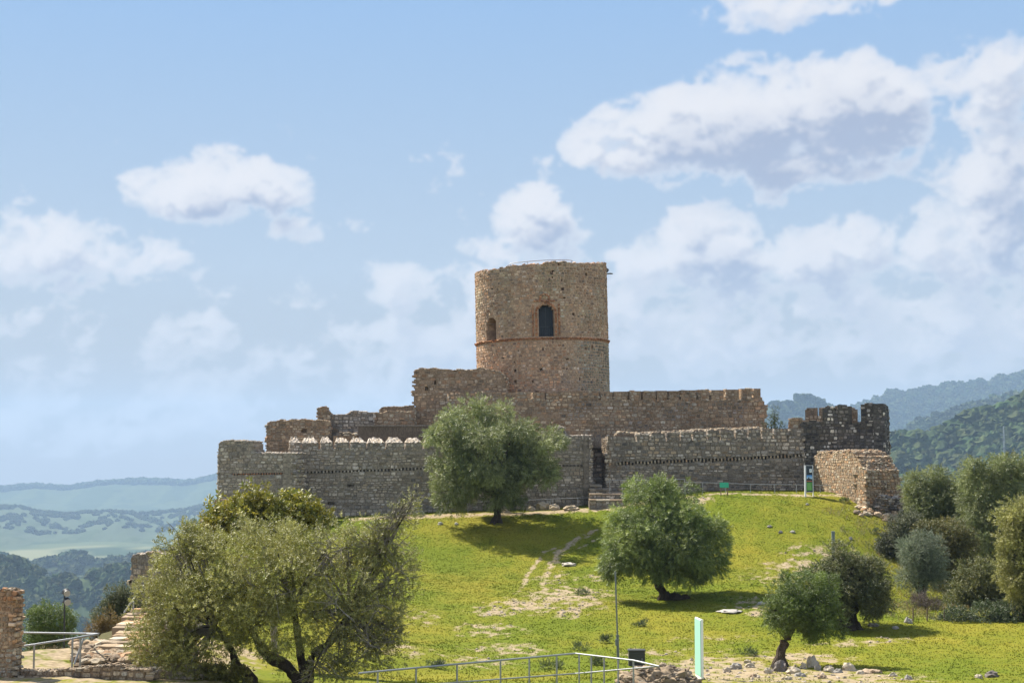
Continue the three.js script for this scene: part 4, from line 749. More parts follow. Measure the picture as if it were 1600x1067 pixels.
// lumps from pixel ellipses at the tree's distance: [px, py, rx, ry, dz metres, rz metres]; positions relative to the base
function lumpsAt(list, d, base) { return list.map(([px, py, rx, ry, dz = 0, rz]) => { const p = at(px, py, d).sub(base); p.z += dz; const m = mpp(d); return { c: p, r: [rx * m, ry * m, rz ?? (rx + ry) * 0.5 * m] }; }); }
function tree(name, label, base, d, { trunk, lumps, limbs = 10, bark = BARK, category = 'tree', group, ...leaf }) {
  const o = thing(name, label, category, [base.x, base.y, base.z], group), G = new Geo(), B = new Geo();
  const path = trunk.map(([px, py, r, dz = 0], i) => { const p = at(px, py, d).sub(base); return [p.x, i ? p.y : Math.min(p.y, 0) - 0.35, dz, r]; });
  limb(G, path, bark, 9, 0.16);
  for (let k = 0; k < 5; k++) { const a = k * 1.3 + rnd(), r = path[0][3]; limb(G, [[path[0][0] + Math.cos(a) * r * 0.3, 0.45, Math.sin(a) * r * 0.3, r * 0.5], [path[0][0] + Math.cos(a) * r * 1.1, 0.1, Math.sin(a) * r * 1.1, r * 0.4], [path[0][0] + Math.cos(a) * r * 1.9, -0.25, Math.sin(a) * r * 1.9, r * 0.15]], bark, 5); }
  part('trunk', G.build(), barkMat, o);
  const L = lumpsAt(lumps, d, base), e = path[path.length - 1];
  for (const l of L) for (let k = 0; k < Math.ceil(limbs / L.length); k++) {
    const tgt = [l.c.x + R(-0.5, 0.5) * l.r[0], l.c.y + R(-0.3, 0.5) * l.r[1], l.c.z + R(-0.5, 0.5) * l.r[2]], m = [lerp(e[0], tgt[0], 0.5) + R(-0.3, 0.3), lerp(e[1], tgt[1], 0.45) + R(0, 0.4), lerp(e[2], tgt[2], 0.5) + R(-0.3, 0.3)];
    limb(B, [[e[0], e[1] - 0.15, e[2], e[3] * 0.7], [...m, e[3] * 0.42], [...tgt, e[3] * 0.12]], bark, 5);
  }
  part('branches', B.build(), barkMat, o);
  foliage(o, L, leaf);
  return o;
}
// --- the olive before the wall
{
  const b = ground(777, 816);
  tree('olive_tree', 'large round olive tree in front of the long curtain wall', b, -b.z, {
    trunk: [[776, 818, 0.36], [777, 800, 0.3], [775, 785, 0.28], [772, 768, 0.3]], limbs: 26,
    lumps: [[735, 672, 44, 34, 0.4], [790, 668, 44, 32, -0.3], [765, 655, 50, 26, -1.2], [700, 700, 34, 40, 0.6], [840, 700, 36, 42, 0.2], [770, 712, 70, 50, 0, 4.6], [720, 745, 38, 34, 1.2], [700, 768, 20, 22, 0.6], [770, 750, 50, 32, 1.6], [825, 745, 42, 30, 0.9], [845, 725, 30, 30, -0.8], [775, 700, 60, 45, 2.8], [760, 700, 60, 45, -3], [735, 765, 30, 22, 1], [795, 768, 34, 16, 1.2]],
    n: 15500, geo: oliveA, size: 0.5, tuft: 0.7, perTuft: 75, stray: 0.16, droop: 0.6, cols: OLIVE, fill: 0.12 });
}
// --- the bushy tree in the middle of the lawn
{
  const b = ground(1037, 938);
  tree('lawn_tree', 'bushy green tree with bent dark trunk in the middle of the lawn', b, -b.z, {
    trunk: [[1040, 940, 0.34], [1036, 925, 0.27], [1028, 912, 0.22], [1026, 898, 0.22]], limbs: 24,
    lumps: [[1020, 790, 46, 38, 0], [1050, 785, 36, 30, -0.5], [1060, 820, 40, 36, 0.6], [985, 820, 34, 34, 0.3], [955, 862, 28, 34, 0.4], [1000, 862, 44, 36, 1.4], [1050, 860, 50, 42, 1.5], [1100, 845, 34, 38, 0], [1105, 870, 28, 28, -0.6], [1040, 835, 60, 50, 0, 3.4], [1040, 840, 55, 45, -2.4], [975, 880, 26, 14, 0.8], [1080, 882, 34, 12, 0.6]],
    n: 15500, geo: oliveA, size: 0.41, tuft: 0.52, perTuft: 75, stray: 0.16, droop: 0.6, cols: [[0.15, 0.21, 0.045], [0.31, 0.36, 0.10]], fill: 0.2 });
  const s = new Geo(), o = thing('tree_stump', 'dark low stump at the foot of the bushy lawn tree', 'stump', [b.x + 0.75, b.y, b.z + 0.1]);
  limb(s, [[0, -0.2, 0, 0.5], [0.05, 0.2, 0, 0.38], [0.1, 0.42, 0, 0.2]], BARK, 9, 0.3); limb(s, [[0.3, -0.15, 0.1, 0.3], [0.6, 0.15, 0.1, 0.2], [0.85, 0.0, 0.1, 0.1]], BARK, 7, 0.3);
  part('stump_wood', s.build(), barkMat, o);
}
// --- the small leaning tree, lower right
{
  const b = ground(1222, 1042);
  tree('leaning_tree', 'small dense green tree with twisted leaning trunk above the line of stones', b, -b.z, {
    trunk: [[1220, 1044, 0.26], [1221, 1020, 0.21], [1228, 1000, 0.2], [1238, 980, 0.17], [1246, 960, 0.15]], limbs: 20, bark: [0.15, 0.115, 0.085],
    lumps: [[1255, 920, 34, 26, 0], [1232, 945, 26, 28, 0.4], [1212, 962, 18, 20, 0.2], [1285, 930, 26, 26, -0.2], [1270, 955, 32, 34, 0.5], [1290, 970, 22, 28, 0.1], [1245, 965, 26, 22, 0.6], [1255, 945, 40, 36, -0.7], [1275, 988, 20, 12, 0.4]],
    n: 14000, geo: smallLeaf, size: 0.2, tuft: 0.34, perTuft: 80, stray: 0.2, droop: 0.2, cols: GREEN, fill: 0.25 });
}
// --- the thick-trunked tree behind it
{
  const b = ground(1326, 982);
  tree('thick_trunked_tree', 'dark leafy tree with a thick short trunk behind the leaning tree', b, -b.z, {
    trunk: [[1326, 984, 0.6], [1326, 968, 0.5], [1327, 950, 0.5], [1328, 935, 0.4]], limbs: 22, bark: [0.10, 0.08, 0.062],
    lumps: [[1312, 875, 22, 20, 0], [1325, 895, 34, 26, 0.3], [1295, 905, 26, 28, 0], [1355, 905, 28, 28, 0.2], [1340, 930, 40, 26, 0.8], [1310, 935, 30, 22, 0.7], [1365, 935, 22, 22, -0.3], [1335, 910, 45, 38, -1]],
    n: 11000, geo: smallLeaf, size: 0.28, tuft: 0.46, perTuft: 70, stray: 0.2, droop: 0.15, cols: [[0.075, 0.10, 0.028], [0.19, 0.19, 0.06]], fill: 0.25 });
}
// --- shrubs: bare-stemmed mounds of leaf
function shrub(name, label, px, py, list, d, leaf, group) {
  const b = at(px, py, d); b.y = Math.min(b.y, land(b.x, d) + 0.2); b.y = land(b.x, d);
  const o = thing(name, label, 'shrub', [b.x, b.y, b.z], group), B = new Geo(), L = lumpsAt(list, d, b);
  for (const l of L) for (let k = 0; k < 4; k++) limb(B, [[R(-0.15, 0.15), -0.2, R(-0.15, 0.15), 0.06], [l.c.x * 0.5 + R(-0.2, 0.2), Math.max(0.2, l.c.y * 0.5), l.c.z * 0.5, 0.04], [l.c.x + R(-0.5, 0.5) * l.r[0], l.c.y + R(-0.4, 0.6) * l.r[1], l.c.z, 0.015]], leaf.bark ?? BARK, 4);
  part('stems', B.build(), barkMat, o);
  foliage(o, L, leaf);
  return o;
}
const sh = (n, size, cols, extra = {}) => ({ n, geo: smallLeaf, size, tuft: size * 1.8, perTuft: 50, stray: 0.34, droop: 0.05, cols, fill: 0.3, ...extra });
shrub('silvery_shrub', 'pale silvery green shrub before the dark rounded bush', 1440, 925, [[1446, 845, 16, 12, 0], [1428, 862, 20, 16, 0.3], [1458, 862, 16, 20, 0], [1436, 882, 26, 18, 0.2], [1462, 888, 14, 14, 0.3], [1420, 900, 16, 12, 0], [1445, 908, 20, 12, 0.2]], 100, sh(8000, 0.26, SILVER, { geo: fine }));
shrub('rounded_bush', 'dark dense rounded bush with yellowish top on the right bank', 1490, 925, [[1480, 835, 30, 18, 0], [1497, 855, 24, 28, 0], [1485, 880, 34, 40, -0.4], [1460, 835, 22, 14, -0.4], [1500, 895, 18, 26, 0]], 104, sh(12000, 0.3, [[0.075, 0.095, 0.025], [0.26, 0.22, 0.045]]));
shrub('bank_bush', 'grey green bush at the foot of the rubble ledge', 1410, 860, [[1405, 832, 20, 18, 0], [1420, 820, 16, 14, 0], [1395, 848, 16, 14, 0], [1390, 862, 14, 10, 0]], 112, sh(5000, 0.3, [[0.07, 0.085, 0.035], [0.16, 0.17, 0.085]]));
shrub('dry_bush', 'brown leafless bush beside the lower fence posts', 1440, 960, [[1440, 945, 18, 18, 0], [1450, 955, 16, 16, 0]], 90, sh(1800, 0.2, [[0.09, 0.065, 0.045], [0.16, 0.12, 0.09]], { geo: fine, fill: 0.6, bark: GREYBARK }));
shrub('roadside_bush', 'yellow green bush at the right edge behind the lower lawn', 1530, 960, [[1530, 905, 26, 22, 0], [1510, 925, 20, 18, 0], [1560, 915, 26, 26, -0.2], [1545, 945, 34, 30, 0.3], [1585, 945, 26, 40, 0], [1510, 955, 26, 26, 0]], 92, sh(12000, 0.28, [[0.09, 0.115, 0.028], [0.25, 0.24, 0.06]]));
shrub('dark_hedge', 'low dark hedge along the right end of the lower lawn', 1560, 1000, [[1490, 975, 30, 18, 0], [1540, 975, 36, 24, 0], [1590, 975, 36, 28, 0], [1630, 970, 30, 30, 0]], 84, sh(10000, 0.26, DARKG));
shrub('wall_top_plant', 'upright sapling growing on the wall walk beside the square tower', 1211, 668, [[1212, 650, 4, 15, 0], [1205, 657, 3, 9, 0], [1218, 665, 8, 5, 0], [1200, 665, 8, 4, 0]], 132.6, sh(420, 0.22, DARKG, { tuft: 0.2, perTuft: 10 })).position.y = at(1211, 671, 132.6).y;
{
  const o = scene.children[scene.children.length - 1], dy = at(1211, 671, 132.6).y - land(o.position.x, 132.6);
  for (const c of o.children) c.position.y -= dy;      // its lumps were laid out from the lawn
}
// --- big olives on the right
const rightOlive = (name, label, px, py, d, list, n, cols, size, geo = oliveA) => { const b = at(px, py, d); b.y = land(b.x, d); tree(name, label, b, d, { trunk: [[px, py, 0.35], [px - 4, py - 20, 0.3], [px, py - 45, 0.25]], limbs: 22, lumps: list, n, geo, size, tuft: size * 1.7, perTuft: 70, stray: 0.2, droop: 0.4, cols, fill: 0.25 }); };
rightOlive('olive_tree', 'greyish olive tree beside the hazy hillside right of the ruins', 1478, 880, 116, [[1450, 765, 26, 22, 0], [1480, 760, 24, 22, 0], [1460, 795, 34, 26, 0.5], [1490, 805, 26, 26, 0.4], [1440, 785, 18, 18, -0.5], [1500, 790, 20, 20, -0.6], [1475, 820, 26, 18, 0]], 11000, OLIVE, 0.36);
rightOlive('olive_tree', 'tall olive crown rising at the right edge before the hillside', 1545, 900, 112, [[1530, 745, 26, 22, 0], [1565, 740, 34, 26, 0], [1595, 755, 30, 30, 0], [1540, 785, 34, 34, 0.6], [1580, 800, 36, 36, 0.3], [1525, 825, 28, 28, 0.8], [1560, 840, 34, 30, 0.4], [1610, 800, 36, 50, -0.5], [1550, 780, 50, 44, -1.6]], 17000, OLIVE, 0.38);
rightOlive('broadleaf_tree', 'yellow green leafy tree cut by the right edge above the lower lawn', 1610, 985, 84, [[1590, 810, 24, 26, 0], [1605, 850, 36, 40, 0], [1580, 865, 16, 30, 0.4], [1600, 905, 32, 36, 0.3], [1630, 880, 40, 70, 0], [1575, 900, 14, 22, 0.2]], 14000, WILD, 0.26, smallLeaf);
// --- the wild olive that fills the lower left
{
  seed(4100);
  const d = 50, base = at(440, 1075, d); base.y = land(base.x, d);
  const o = thing('wild_olive_tree', 'huge spreading wild olive with many bare twigs in the left foreground', 'tree', [base.x, base.y, base.z]), G = new Geo(), B = new Geo(), P = (px, py, dz, r) => { const p = at(px, py, d).sub(base); return [p.x, p.y, dz, r]; };
  const low = (px) => { const p = P(px, 1090, 0, 0); return [p[0], -0.4, 0, 0.26]; };
  limb(G, [low(470), P(458, 1052, 0, 0.2), P(440, 1035, 0.1, 0.19), P(415, 1022, 0.1, 0.16), P(395, 990, 0, 0.12)], BARK, 9, 0.2);
  limb(G, [low(480), P(482, 1045, 0, 0.15), P(492, 1020, -0.1, 0.13), P(515, 1005, -0.3, 0.11), P(545, 960, -0.4, 0.07)], BARK, 8, 0.2);
  limb(G, [low(400), P(392, 1055, 0.3, 0.16), P(372, 1035, 0.4, 0.13), P(366, 1015, 0.4, 0.11), P(340, 975, 0.5, 0.07)], BARK, 8, 0.2);
  limb(G, [low(475), P(470, 1040, -0.3, 0.15), P(462, 1000, -0.5, 0.13), P(455, 950, -0.4, 0.09)], BARK, 8, 0.2);
  part('trunk', G.build(), barkMat, o);
  const list = [[300, 905, 66, 50, 0.4], [265, 955, 54, 50, 0.5], [260, 1005, 46, 38, 0.7], [330, 960, 64, 52, 1.2], [335, 1005, 50, 28, 1.3], [370, 880, 60, 46, 0.3], [420, 860, 54, 44, -0.2], [400, 925, 62, 48, 1.2], [455, 905, 54, 46, 0.8], [430, 975, 50, 36, 1.2], [510, 865, 50, 42, -0.2], [560, 850, 44, 34, -0.5], [605, 860, 36, 38, -0.4], [620, 905, 28, 40, -0.2], [545, 915, 56, 46, 0.7], [580, 965, 46, 44, 0.5], [520, 975, 44, 40, 0.9], [560, 1020, 50, 30, 0.6], [625, 805, 16, 24, -0.3], [640, 790, 8, 14, -0.3], [590, 830, 26, 18, -0.4], [400, 905, 130, 80, -1.8, 0.8], [270, 858, 22, 14, 0], [285, 845, 18, 22, 0], [310, 850, 14, 20, 0], [520, 1040, 40, 16, 0.8], [300, 1035, 40, 18, 1.0], [240, 1025, 30, 20, 0.6], [600, 1010, 30, 30, 0.4], [610, 970, 24, 30, 0.3]];
  const L = lumpsAt(list, d, base);
  const dens = (l, i) => list[i][0] > 500 ? 0.55 : 1;
  foliage(o, L.filter((_, i) => list[i][0] <= 500), { n: 17500, geo: smallLeaf, size: 0.22, tuft: 0.34, perTuft: 30, stray: 0.2, droop: 0.0, cols: WILD, fill: 0.12, up: 0.2, name: 'crown' });
  foliage(o, L.filter((_, i) => list[i][0] > 500), { n: 8000, geo: smallLeaf, size: 0.2, tuft: 0.3, perTuft: 20, stray: 0.25, droop: 0.05, cols: [[0.24, 0.25, 0.06], [0.43, 0.41, 0.17]], fill: 0.4, up: 0.2, name: 'thin_crown' });
  // branches to every lump, and bare twigs: many on the right, some everywhere
  const starts = [P(395, 990, 0, 0.1), P(545, 960, -0.4, 0.07), P(340, 975, 0.5, 0.07), P(455, 950, -0.4, 0.09)];
  L.forEach((l, i) => {
    const st = starts.reduce((a, b) => Math.hypot(a[0] - l.c.x, a[1] - l.c.y) < Math.hypot(b[0] - l.c.x, b[1] - l.c.y) ? a : b), right = list[i][0] > 480;
    for (let k = 0; k < (right ? 4 : 3); k++) {
      const t = [l.c.x + R(-0.7, 0.7) * l.r[0], l.c.y + R(-0.6, 0.7) * l.r[1], l.c.z + R(right ? 0 : -0.5, right ? 1.2 : 0.7) * l.r[2]], m = [lerp(st[0], t[0], 0.55) + R(-0.2, 0.2), lerp(st[1], t[1], 0.5) + R(-0.1, 0.3), lerp(st[2], t[2], 0.5)];
      limb(B, [[st[0], st[1], st[2], 0.06], [...m, 0.035], [...t, 0.012]], rnd() < 0.7 ? GREYBARK : BARK, 5, 0.1);
      for (let q = 0; q < (right ? 10 : 6); q++) {
        const f = R(0.45, 1), a = [lerp(m[0], t[0], f), lerp(m[1], t[1], f), lerp(m[2], t[2], f)], dir = V(R(-1, 1), R(-0.8, 0.9), R(-0.6, 1)).normalize(), len = R(0.3, 0.95), b1 = [a[0] + dir.x * len * 0.5 + R(-0.06, 0.06), a[1] + dir.y * len * 0.5 + R(-0.06, 0.06), a[2] + dir.z * len * 0.5], b2 = [a[0] + dir.x * len + R(-0.1, 0.1), a[1] + dir.y * len + R(-0.15, 0.1), a[2] + dir.z * len];
        limb(B, [[...a, 0.017], [...b1, 0.013], [...b2, 0.007]], GREYBARK, 3, 0);
        if (rnd() < 0.7) { const e = V(R(-1, 1), R(-1, 1), R(-0.3, 1)).normalize().multiplyScalar(R(0.15, 0.4)); limb(B, [[...b1, 0.011], [b1[0] + e.x, b1[1] + e.y, b1[2] + e.z, 0.004]], GREYBARK, 3, 0); }
      }
    }
  });
  part('branches', B.build(), barkMat, o);
}
// --- fig with broad leaves behind it
{
  seed(4200);
  const d = 60, b = at(420, 900, d); b.y = land(b.x, d);
  tree('fig_tree', 'fig with broad yellowing leaves behind the wild olive', b, d, { trunk: [[430, 1000, 0.14], [425, 930, 0.12], [415, 880, 0.1], [410, 840, 0.09]], limbs: 30, bark: GREYBARK,
    lumps: [[350, 822, 26, 20, 0], [385, 808, 30, 22, 0.2], [420, 802, 32, 22, 0], [460, 810, 32, 18, 0.1], [403, 772, 8, 10, 0], [445, 786, 14, 10, 0], [495, 810, 20, 14, 0], [340, 795, 10, 10, 0], [470, 785, 18, 8, 0], [400, 825, 60, 20, -0.3]],
    n: 3600, geo: broad, size: 0.26, tuft: 0.34, perTuft: 16, droop: 0.1, cols: [[0.15, 0.185, 0.028], [0.38, 0.33, 0.05]], fill: 0.25 });
}
// --- bushes on the left slope beyond the steps
const leftShrub = (name, label, px, py, d, list, leaf) => shrub(name, label, px, py, list, d, leaf);
leftShrub('rounded_shrub', 'dark green rounded shrub beyond the railing at lower left', 80, 1035, 62, [[80, 968, 30, 24, 0], [60, 975, 18, 20, 0.2], [92, 985, 26, 28, 0.3], [75, 1000, 34, 24, 0.2], [65, 1020, 26, 18, 0]], sh(9000, 0.15, GREEN));
leftShrub('slope_shrub', 'grey green shrub on the slope left of the wild olive', 185, 1000, 66, [[180, 930, 14, 14, 0], [190, 948, 18, 16, 0], [170, 955, 14, 12, 0], [205, 935, 16, 14, 0], [160, 965, 12, 10, 0], [205, 960, 16, 20, 0]], sh(5500, 0.16, [[0.07, 0.09, 0.03], [0.16, 0.175, 0.07]]));
leftShrub('heather_clump', 'rusty yellow clump of scrub above the stone steps', 165, 1010, 63, [[172, 963, 8, 7, 0], [157, 975, 8, 7, 0.2], [150, 985, 14, 10, 0.2], [180, 980, 16, 12, 0.1]], sh(2600, 0.13, [[0.14, 0.11, 0.02], [0.30, 0.19, 0.035]], { geo: fine }));
leftShrub('low_scrub', 'dry brown scrub under the railing beside the rounded shrub', 75, 1045, 57, [[70, 1028, 26, 12, 0], [95, 1030, 16, 10, 0], [50, 1030, 14, 12, 0]], sh(2600, 0.12, [[0.10, 0.075, 0.03], [0.22, 0.17, 0.06]], { geo: fine }));
leftShrub('leafy_weed', 'bright leafy weed at the foot of the wild olive', 345, 1070, 49, [[345, 1054, 22, 8, 0], [325, 1056, 12, 6, 0], [370, 1058, 12, 6, 0]], sh(900, 0.16, YELLOW, { geo: broad, perTuft: 12 }));
// --- rough dry growth on the bank between lawn and bushes
{
  seed(5100);
  const N = 9000, im = shade(new THREE.InstancedMesh(fine, leafy, N)), q = new THREE.Quaternion(), Y = V(0, 1, 0); let k = 0;
  for (let t = 0; t < 40000 && k < 3800; t++) {  // and on the steep side towards the left valley
    const d = R(58, 132), x = R(-36, -11), o = outside(x, d); if (o > 9 || (o === 0 && x > -14 - (d - 58) * 0.17) || noise2(x * 0.4, d * 0.3) < R(-0.6, 0.4)) continue;
    const s = R(0.3, 0.9), c = rnd() < 0.3 ? [0.24, 0.19, 0.06] : [0.10, 0.13, 0.035];
    q.setFromUnitVectors(Y, V(R(-0.8, 0.8), 1, R(-0.8, 0.8)).normalize()); im.setMatrixAt(k, new THREE.Matrix4().compose(V(x, land(x, d) - 0.05, -d), q, V(s, s, s))); im.setColorAt(k, lin(...c)); k++;
  }
  for (let t = 0; t < N * 8 && k < N; t++) {
    const d = R(84, 124), x = R(19, 40); if (x < 20 + (d - 84) * 0.16 + 2 * noise2(d * 0.2, 4) || outside(x, d) > 5) continue;
    if (noise2(x * 0.5, d * 0.35) < R(-0.5, 0.5)) continue;
    const s = R(0.15, 0.42), c = rnd() < 0.35 ? [0.30, 0.22, 0.06] : rnd() < 0.5 ? [0.13, 0.15, 0.03] : [0.20, 0.19, 0.05];
    q.setFromUnitVectors(Y, V(R(-0.7, 0.7), 1, R(-0.7, 0.7)).normalize()); im.setMatrixAt(k, new THREE.Matrix4().compose(V(x, land(x, d) - 0.03, -d), q, V(s, s, s))); im.setColorAt(k, lin(...c)); k++;
  }
  im.count = k; im.name = 'scrub'; tag(im, 'rough dry scrub on the steep banks at both sides of the lawn', 'scrub', null, 'stuff'); scene.add(im);
}
// --- grass: tufts all over the visible lawn
{
  seed(5200);
  const p = [], idx = []; const r = mulberry(3);
  for (let k = 0; k < 9; k++) { const a = r() * 6.28, q = r() * 0.5, x = Math.cos(a) * q, z = Math.sin(a) * q, h = 0.6 + r() * 0.6, lx = (r() - 0.5) * 0.7, lz = (r() - 0.5) * 0.7, w = 0.05 + r() * 0.05, b = p.length / 3; const c = Math.cos(a + 1.5) * w, s = Math.sin(a + 1.5) * w; p.push(x - c, -0.1, z - s, x + c, -0.1, z + s, x + lx, h, z + lz); idx.push(b, b + 1, b + 2); }
  const g = new THREE.BufferGeometry(); g.setAttribute('position', new THREE.Float32BufferAttribute(p, 3)); g.setIndex(idx); g.computeVertexNormals();
  const N = 190000, im = shade(new THREE.InstancedMesh(g, leafMat('grass_blade', 0.45, 0.15), N)), m = new THREE.Matrix4(), q = new THREE.Quaternion(), Y = V(0, 1, 0);
  let k = 0;
  for (let t = 0; t < N * 4 && k < N; t++) {
    const d = 48 + 84 * Math.sqrt(rnd()) , x = (R(430, 1640) - 800) * mpp(d);
    if (outside(x, d) > 6 || x < -12 && d < 62) continue;
    if (bareness(x, d) > R(0.15, 0.9)) continue;
    const b = fbm2(x * 0.35 + 9, d * 0.2, 3), h = (0.04 + 0.02 * Math.max(0, -b)) * R(0.6, 1.4), c = grassColor(x, d), tone = R(0.9, 1.1);
    q.setFromAxisAngle(Y, R(0, 6.28)); m.compose(V(x, land(x, d) + 0.05 * fbm2(x * 0.5, d * 0.5, 3) + 0.03 * noise2(x * 1.6, d * 1.6), -d), q, V(h * 1.6, h, h * 1.6)); im.setMatrixAt(k, m); im.setColorAt(k, lin(c[0] * tone * 1.1, c[1] * tone * 1.1, c[2] * tone)); k++;
  }
  im.count = k; im.name = 'grass'; tag(im, 'short spring grass growing all over the sloping lawn', 'grass', null, 'stuff'); scene.add(im);
  // taller dark tufts that stand out singly
  for (const [px, py, w, label] of [[910, 930, 16, 'dark grass tuft beside the bare stony patch'], [1002, 980, 14, 'small dark tuft below the bushy tree'], [908, 1016, 20, 'dark low weed near the light pole'], [1052, 1012, 0], [860, 1046, 22, 'green weed clump behind the front railing'], [1170, 1025, 18, 'green weed left of the leaning tree'], [935, 1040, 14, 'weed clump behind the railing corner'], [655, 806, 12, 'pale shrub tuft at the foot of the long curtain wall'], [1322, 786, 10, 'grey tuft on the brow near the sunlit buttress'], [1360, 800, 12, 'dark weed on the brow beside the rubble ledge'], [1365, 833, 16, 'weed on the upper right bank'], [682, 1045, 16, 'weed clump behind the left end of the front railing'], [950, 1005, 10, 'tuft of grass beside the light pole']]) {
    if (!w) continue;
    const b = ground(px, py), d = -b.z, o = thing('grass_tuft', label, 'grass tuft', [b.x, b.y, b.z], 'weed tufts on the lawn');
    foliage(o, [{ c: V(0, 0.1, 0), r: [w * mpp(d) * 0.7, 0.14, w * mpp(d) * 0.5] }], { n: 160, geo: fine, size: 0.2, tuft: 0.12, perTuft: 16, droop: -0.5, cols: px === 655 ? SILVER : [[0.04, 0.07, 0.015], [0.09, 0.13, 0.025]], fill: 0.6, name: 'blades' });
  }
}
// ---------------------------------------------------------------- things on and around the lawn
seed(6001);
const galv = new THREE.MeshStandardMaterial({ color: lin(0.30, 0.31, 0.32), roughness: 0.55, metalness: 0.5, bumpMap: bumpTex, bumpScale: 0.004 });
const paintDark = new THREE.MeshStandardMaterial({ color: lin(0.025, 0.027, 0.03), roughness: 0.6 });
function bar(p, q, r, sides = 6) { const l = p.distanceTo(q), g = new THREE.CylinderGeometry(r, r, l, sides); g.applyQuaternion(new THREE.Quaternion().setFromUnitVectors(V(0, 1, 0), q.clone().sub(p).normalize())); const m = p.clone().add(q).multiplyScalar(0.5); return g.translate(m.x, m.y, m.z); }
// a post-and-rail fence standing on the ground: posts at pixels, rail heights from pixels
function fence(label, posts, dOf, extra = {}) {
  const P = posts.map(([px, py]) => at(px, py, dOf(px))), b = P[0].clone(); b.y = land(b.x, -b.z);
  const o = thing('metal_fence', label, 'fence', [b.x, b.y, b.z]), r = extra.r ?? 0.03;
  P.forEach((p, i) => { if (extra.noPost?.includes(i)) return; const f = land(p.x, -p.z) - 0.25; part('post', bar(V(p.x - b.x, f - b.y, p.z - b.z), V(p.x - b.x, p.y - b.y, p.z - b.z), r), galv, o); });
  for (let i = 1; i < P.length; i++) part('rail', bar(P[i - 1].clone().sub(b), P[i].clone().sub(b), r * 0.85), galv, o);
  if (extra.mid) for (let i = 1; i < P.length; i++) part('lower_rail', bar(P[i - 1].clone().sub(b).add(V(0, -0.45, 0)), P[i].clone().sub(b).add(V(0, -0.45, 0)), r * 0.6), galv, o);
  return o;
}
fence('thin metal fence at the foot of the long curtain wall behind the olive', [[687, 787], [731, 785], [775, 783], [818, 781.5], [860, 780], [903, 778], [945, 777]], () => 129.6);
fence('short raised metal railing beside the gateway steps', [[953, 750], [973, 750], [1005, 750], [1038, 749.5], [1070, 749]], () => 129.2);
fence('metal fence along the brow before the right curtain wall', [[1071, 753.5], [1098, 754], [1134, 755], [1173, 756.5], [1211, 757], [1245, 757.5], [1282, 758], [1298, 758.5]], () => 127);
// --- green information board on two legs
{
  const d = 125.6, c = at(1132, 758, d), f = land(c.x, d), o = thing('information_board', 'small bright green information board on two legs by the fence', 'sign', [c.x, f, c.z]), h = c.y - f;
  part('panel', new THREE.BoxGeometry(0.72, 0.44, 0.05).rotateX(-0.35).translate(0, h, 0), new THREE.MeshStandardMaterial({ color: lin(0.02, 0.36, 0.17), roughness: 0.45 }), o);
  const t = new THREE.MeshStandardMaterial({ color: lin(0.16, 0.10, 0.06), roughness: 0.8 });
  for (const s of [-0.27, 0.27]) part('leg', new THREE.BoxGeometry(0.08, h + 0.1, 0.07).translate(s, (h - 0.3) / 2, -0.05), t, o);
}
// --- tall information totem by the wall
{
  const d = 125.2, a = at(1265, 727, d), b = at(1265, 772.5, d), f = land(b.x, d), H = a.y - f, W = 14 * mpp(d), o = thing('information_totem', 'tall white framed information totem with printed panels before the dark wall', 'sign', [b.x, f, b.z]);
  const white = new THREE.MeshStandardMaterial({ color: lin(0.75, 0.77, 0.78), roughness: 0.5 });
  for (const s of [-1, 1]) part('upright', new THREE.BoxGeometry(s < 0 ? 0.12 : 0.05, H + 0.2, 0.12).translate(s * (W / 2 - 0.05), H / 2 - 0.1, 0), white, o);
  part('backing_panel', new THREE.BoxGeometry(W - 0.17, H - 0.35, 0.06).translate(0.03, H / 2 + 0.17, 0), white, o);
  const cv = document.createElement('canvas'); cv.width = 128; cv.height = 384; const x = cv.getContext('2d');
  x.fillStyle = '#22313c'; x.fillRect(0, 0, 128, 384);
  x.fillStyle = '#eef2f4'; x.fillRect(66, 48, 46, 50); x.fillStyle = '#8fb2c6'; x.fillRect(76, 60, 24, 22);
  const sk = x.createLinearGradient(0, 138, 0, 190); sk.addColorStop(0, '#3f86cf'); sk.addColorStop(1, '#b6d3ea'); x.fillStyle = sk; x.fillRect(8, 138, 112, 56);
  x.fillStyle = '#2b2f3a'; x.beginPath(); x.moveTo(8, 222); x.lineTo(8, 196); x.lineTo(40, 182); x.lineTo(46, 168); x.lineTo(58, 168); x.lineTo(60, 184); x.lineTo(120, 198); x.lineTo(120, 222); x.fill();
  x.fillStyle = '#b96a34'; x.fillRect(8, 222, 112, 10);
  x.fillStyle = '#4f8f3e'; x.fillRect(8, 244, 112, 120); x.fillStyle = '#86bf6a'; for (let k = 0; k < 9; k++) x.fillRect(18, 256 + k * 11, 60 + (k * 37) % 34, 5);
  const tex = new THREE.CanvasTexture(cv); tex.colorSpace = THREE.SRGBColorSpace;
  part('printed_panel', new THREE.PlaneGeometry(W - 0.2, H - 0.4).translate(0.03, H / 2 + 0.17, 0.035), new THREE.MeshStandardMaterial({ map: tex, roughness: 0.5 }), o);
}
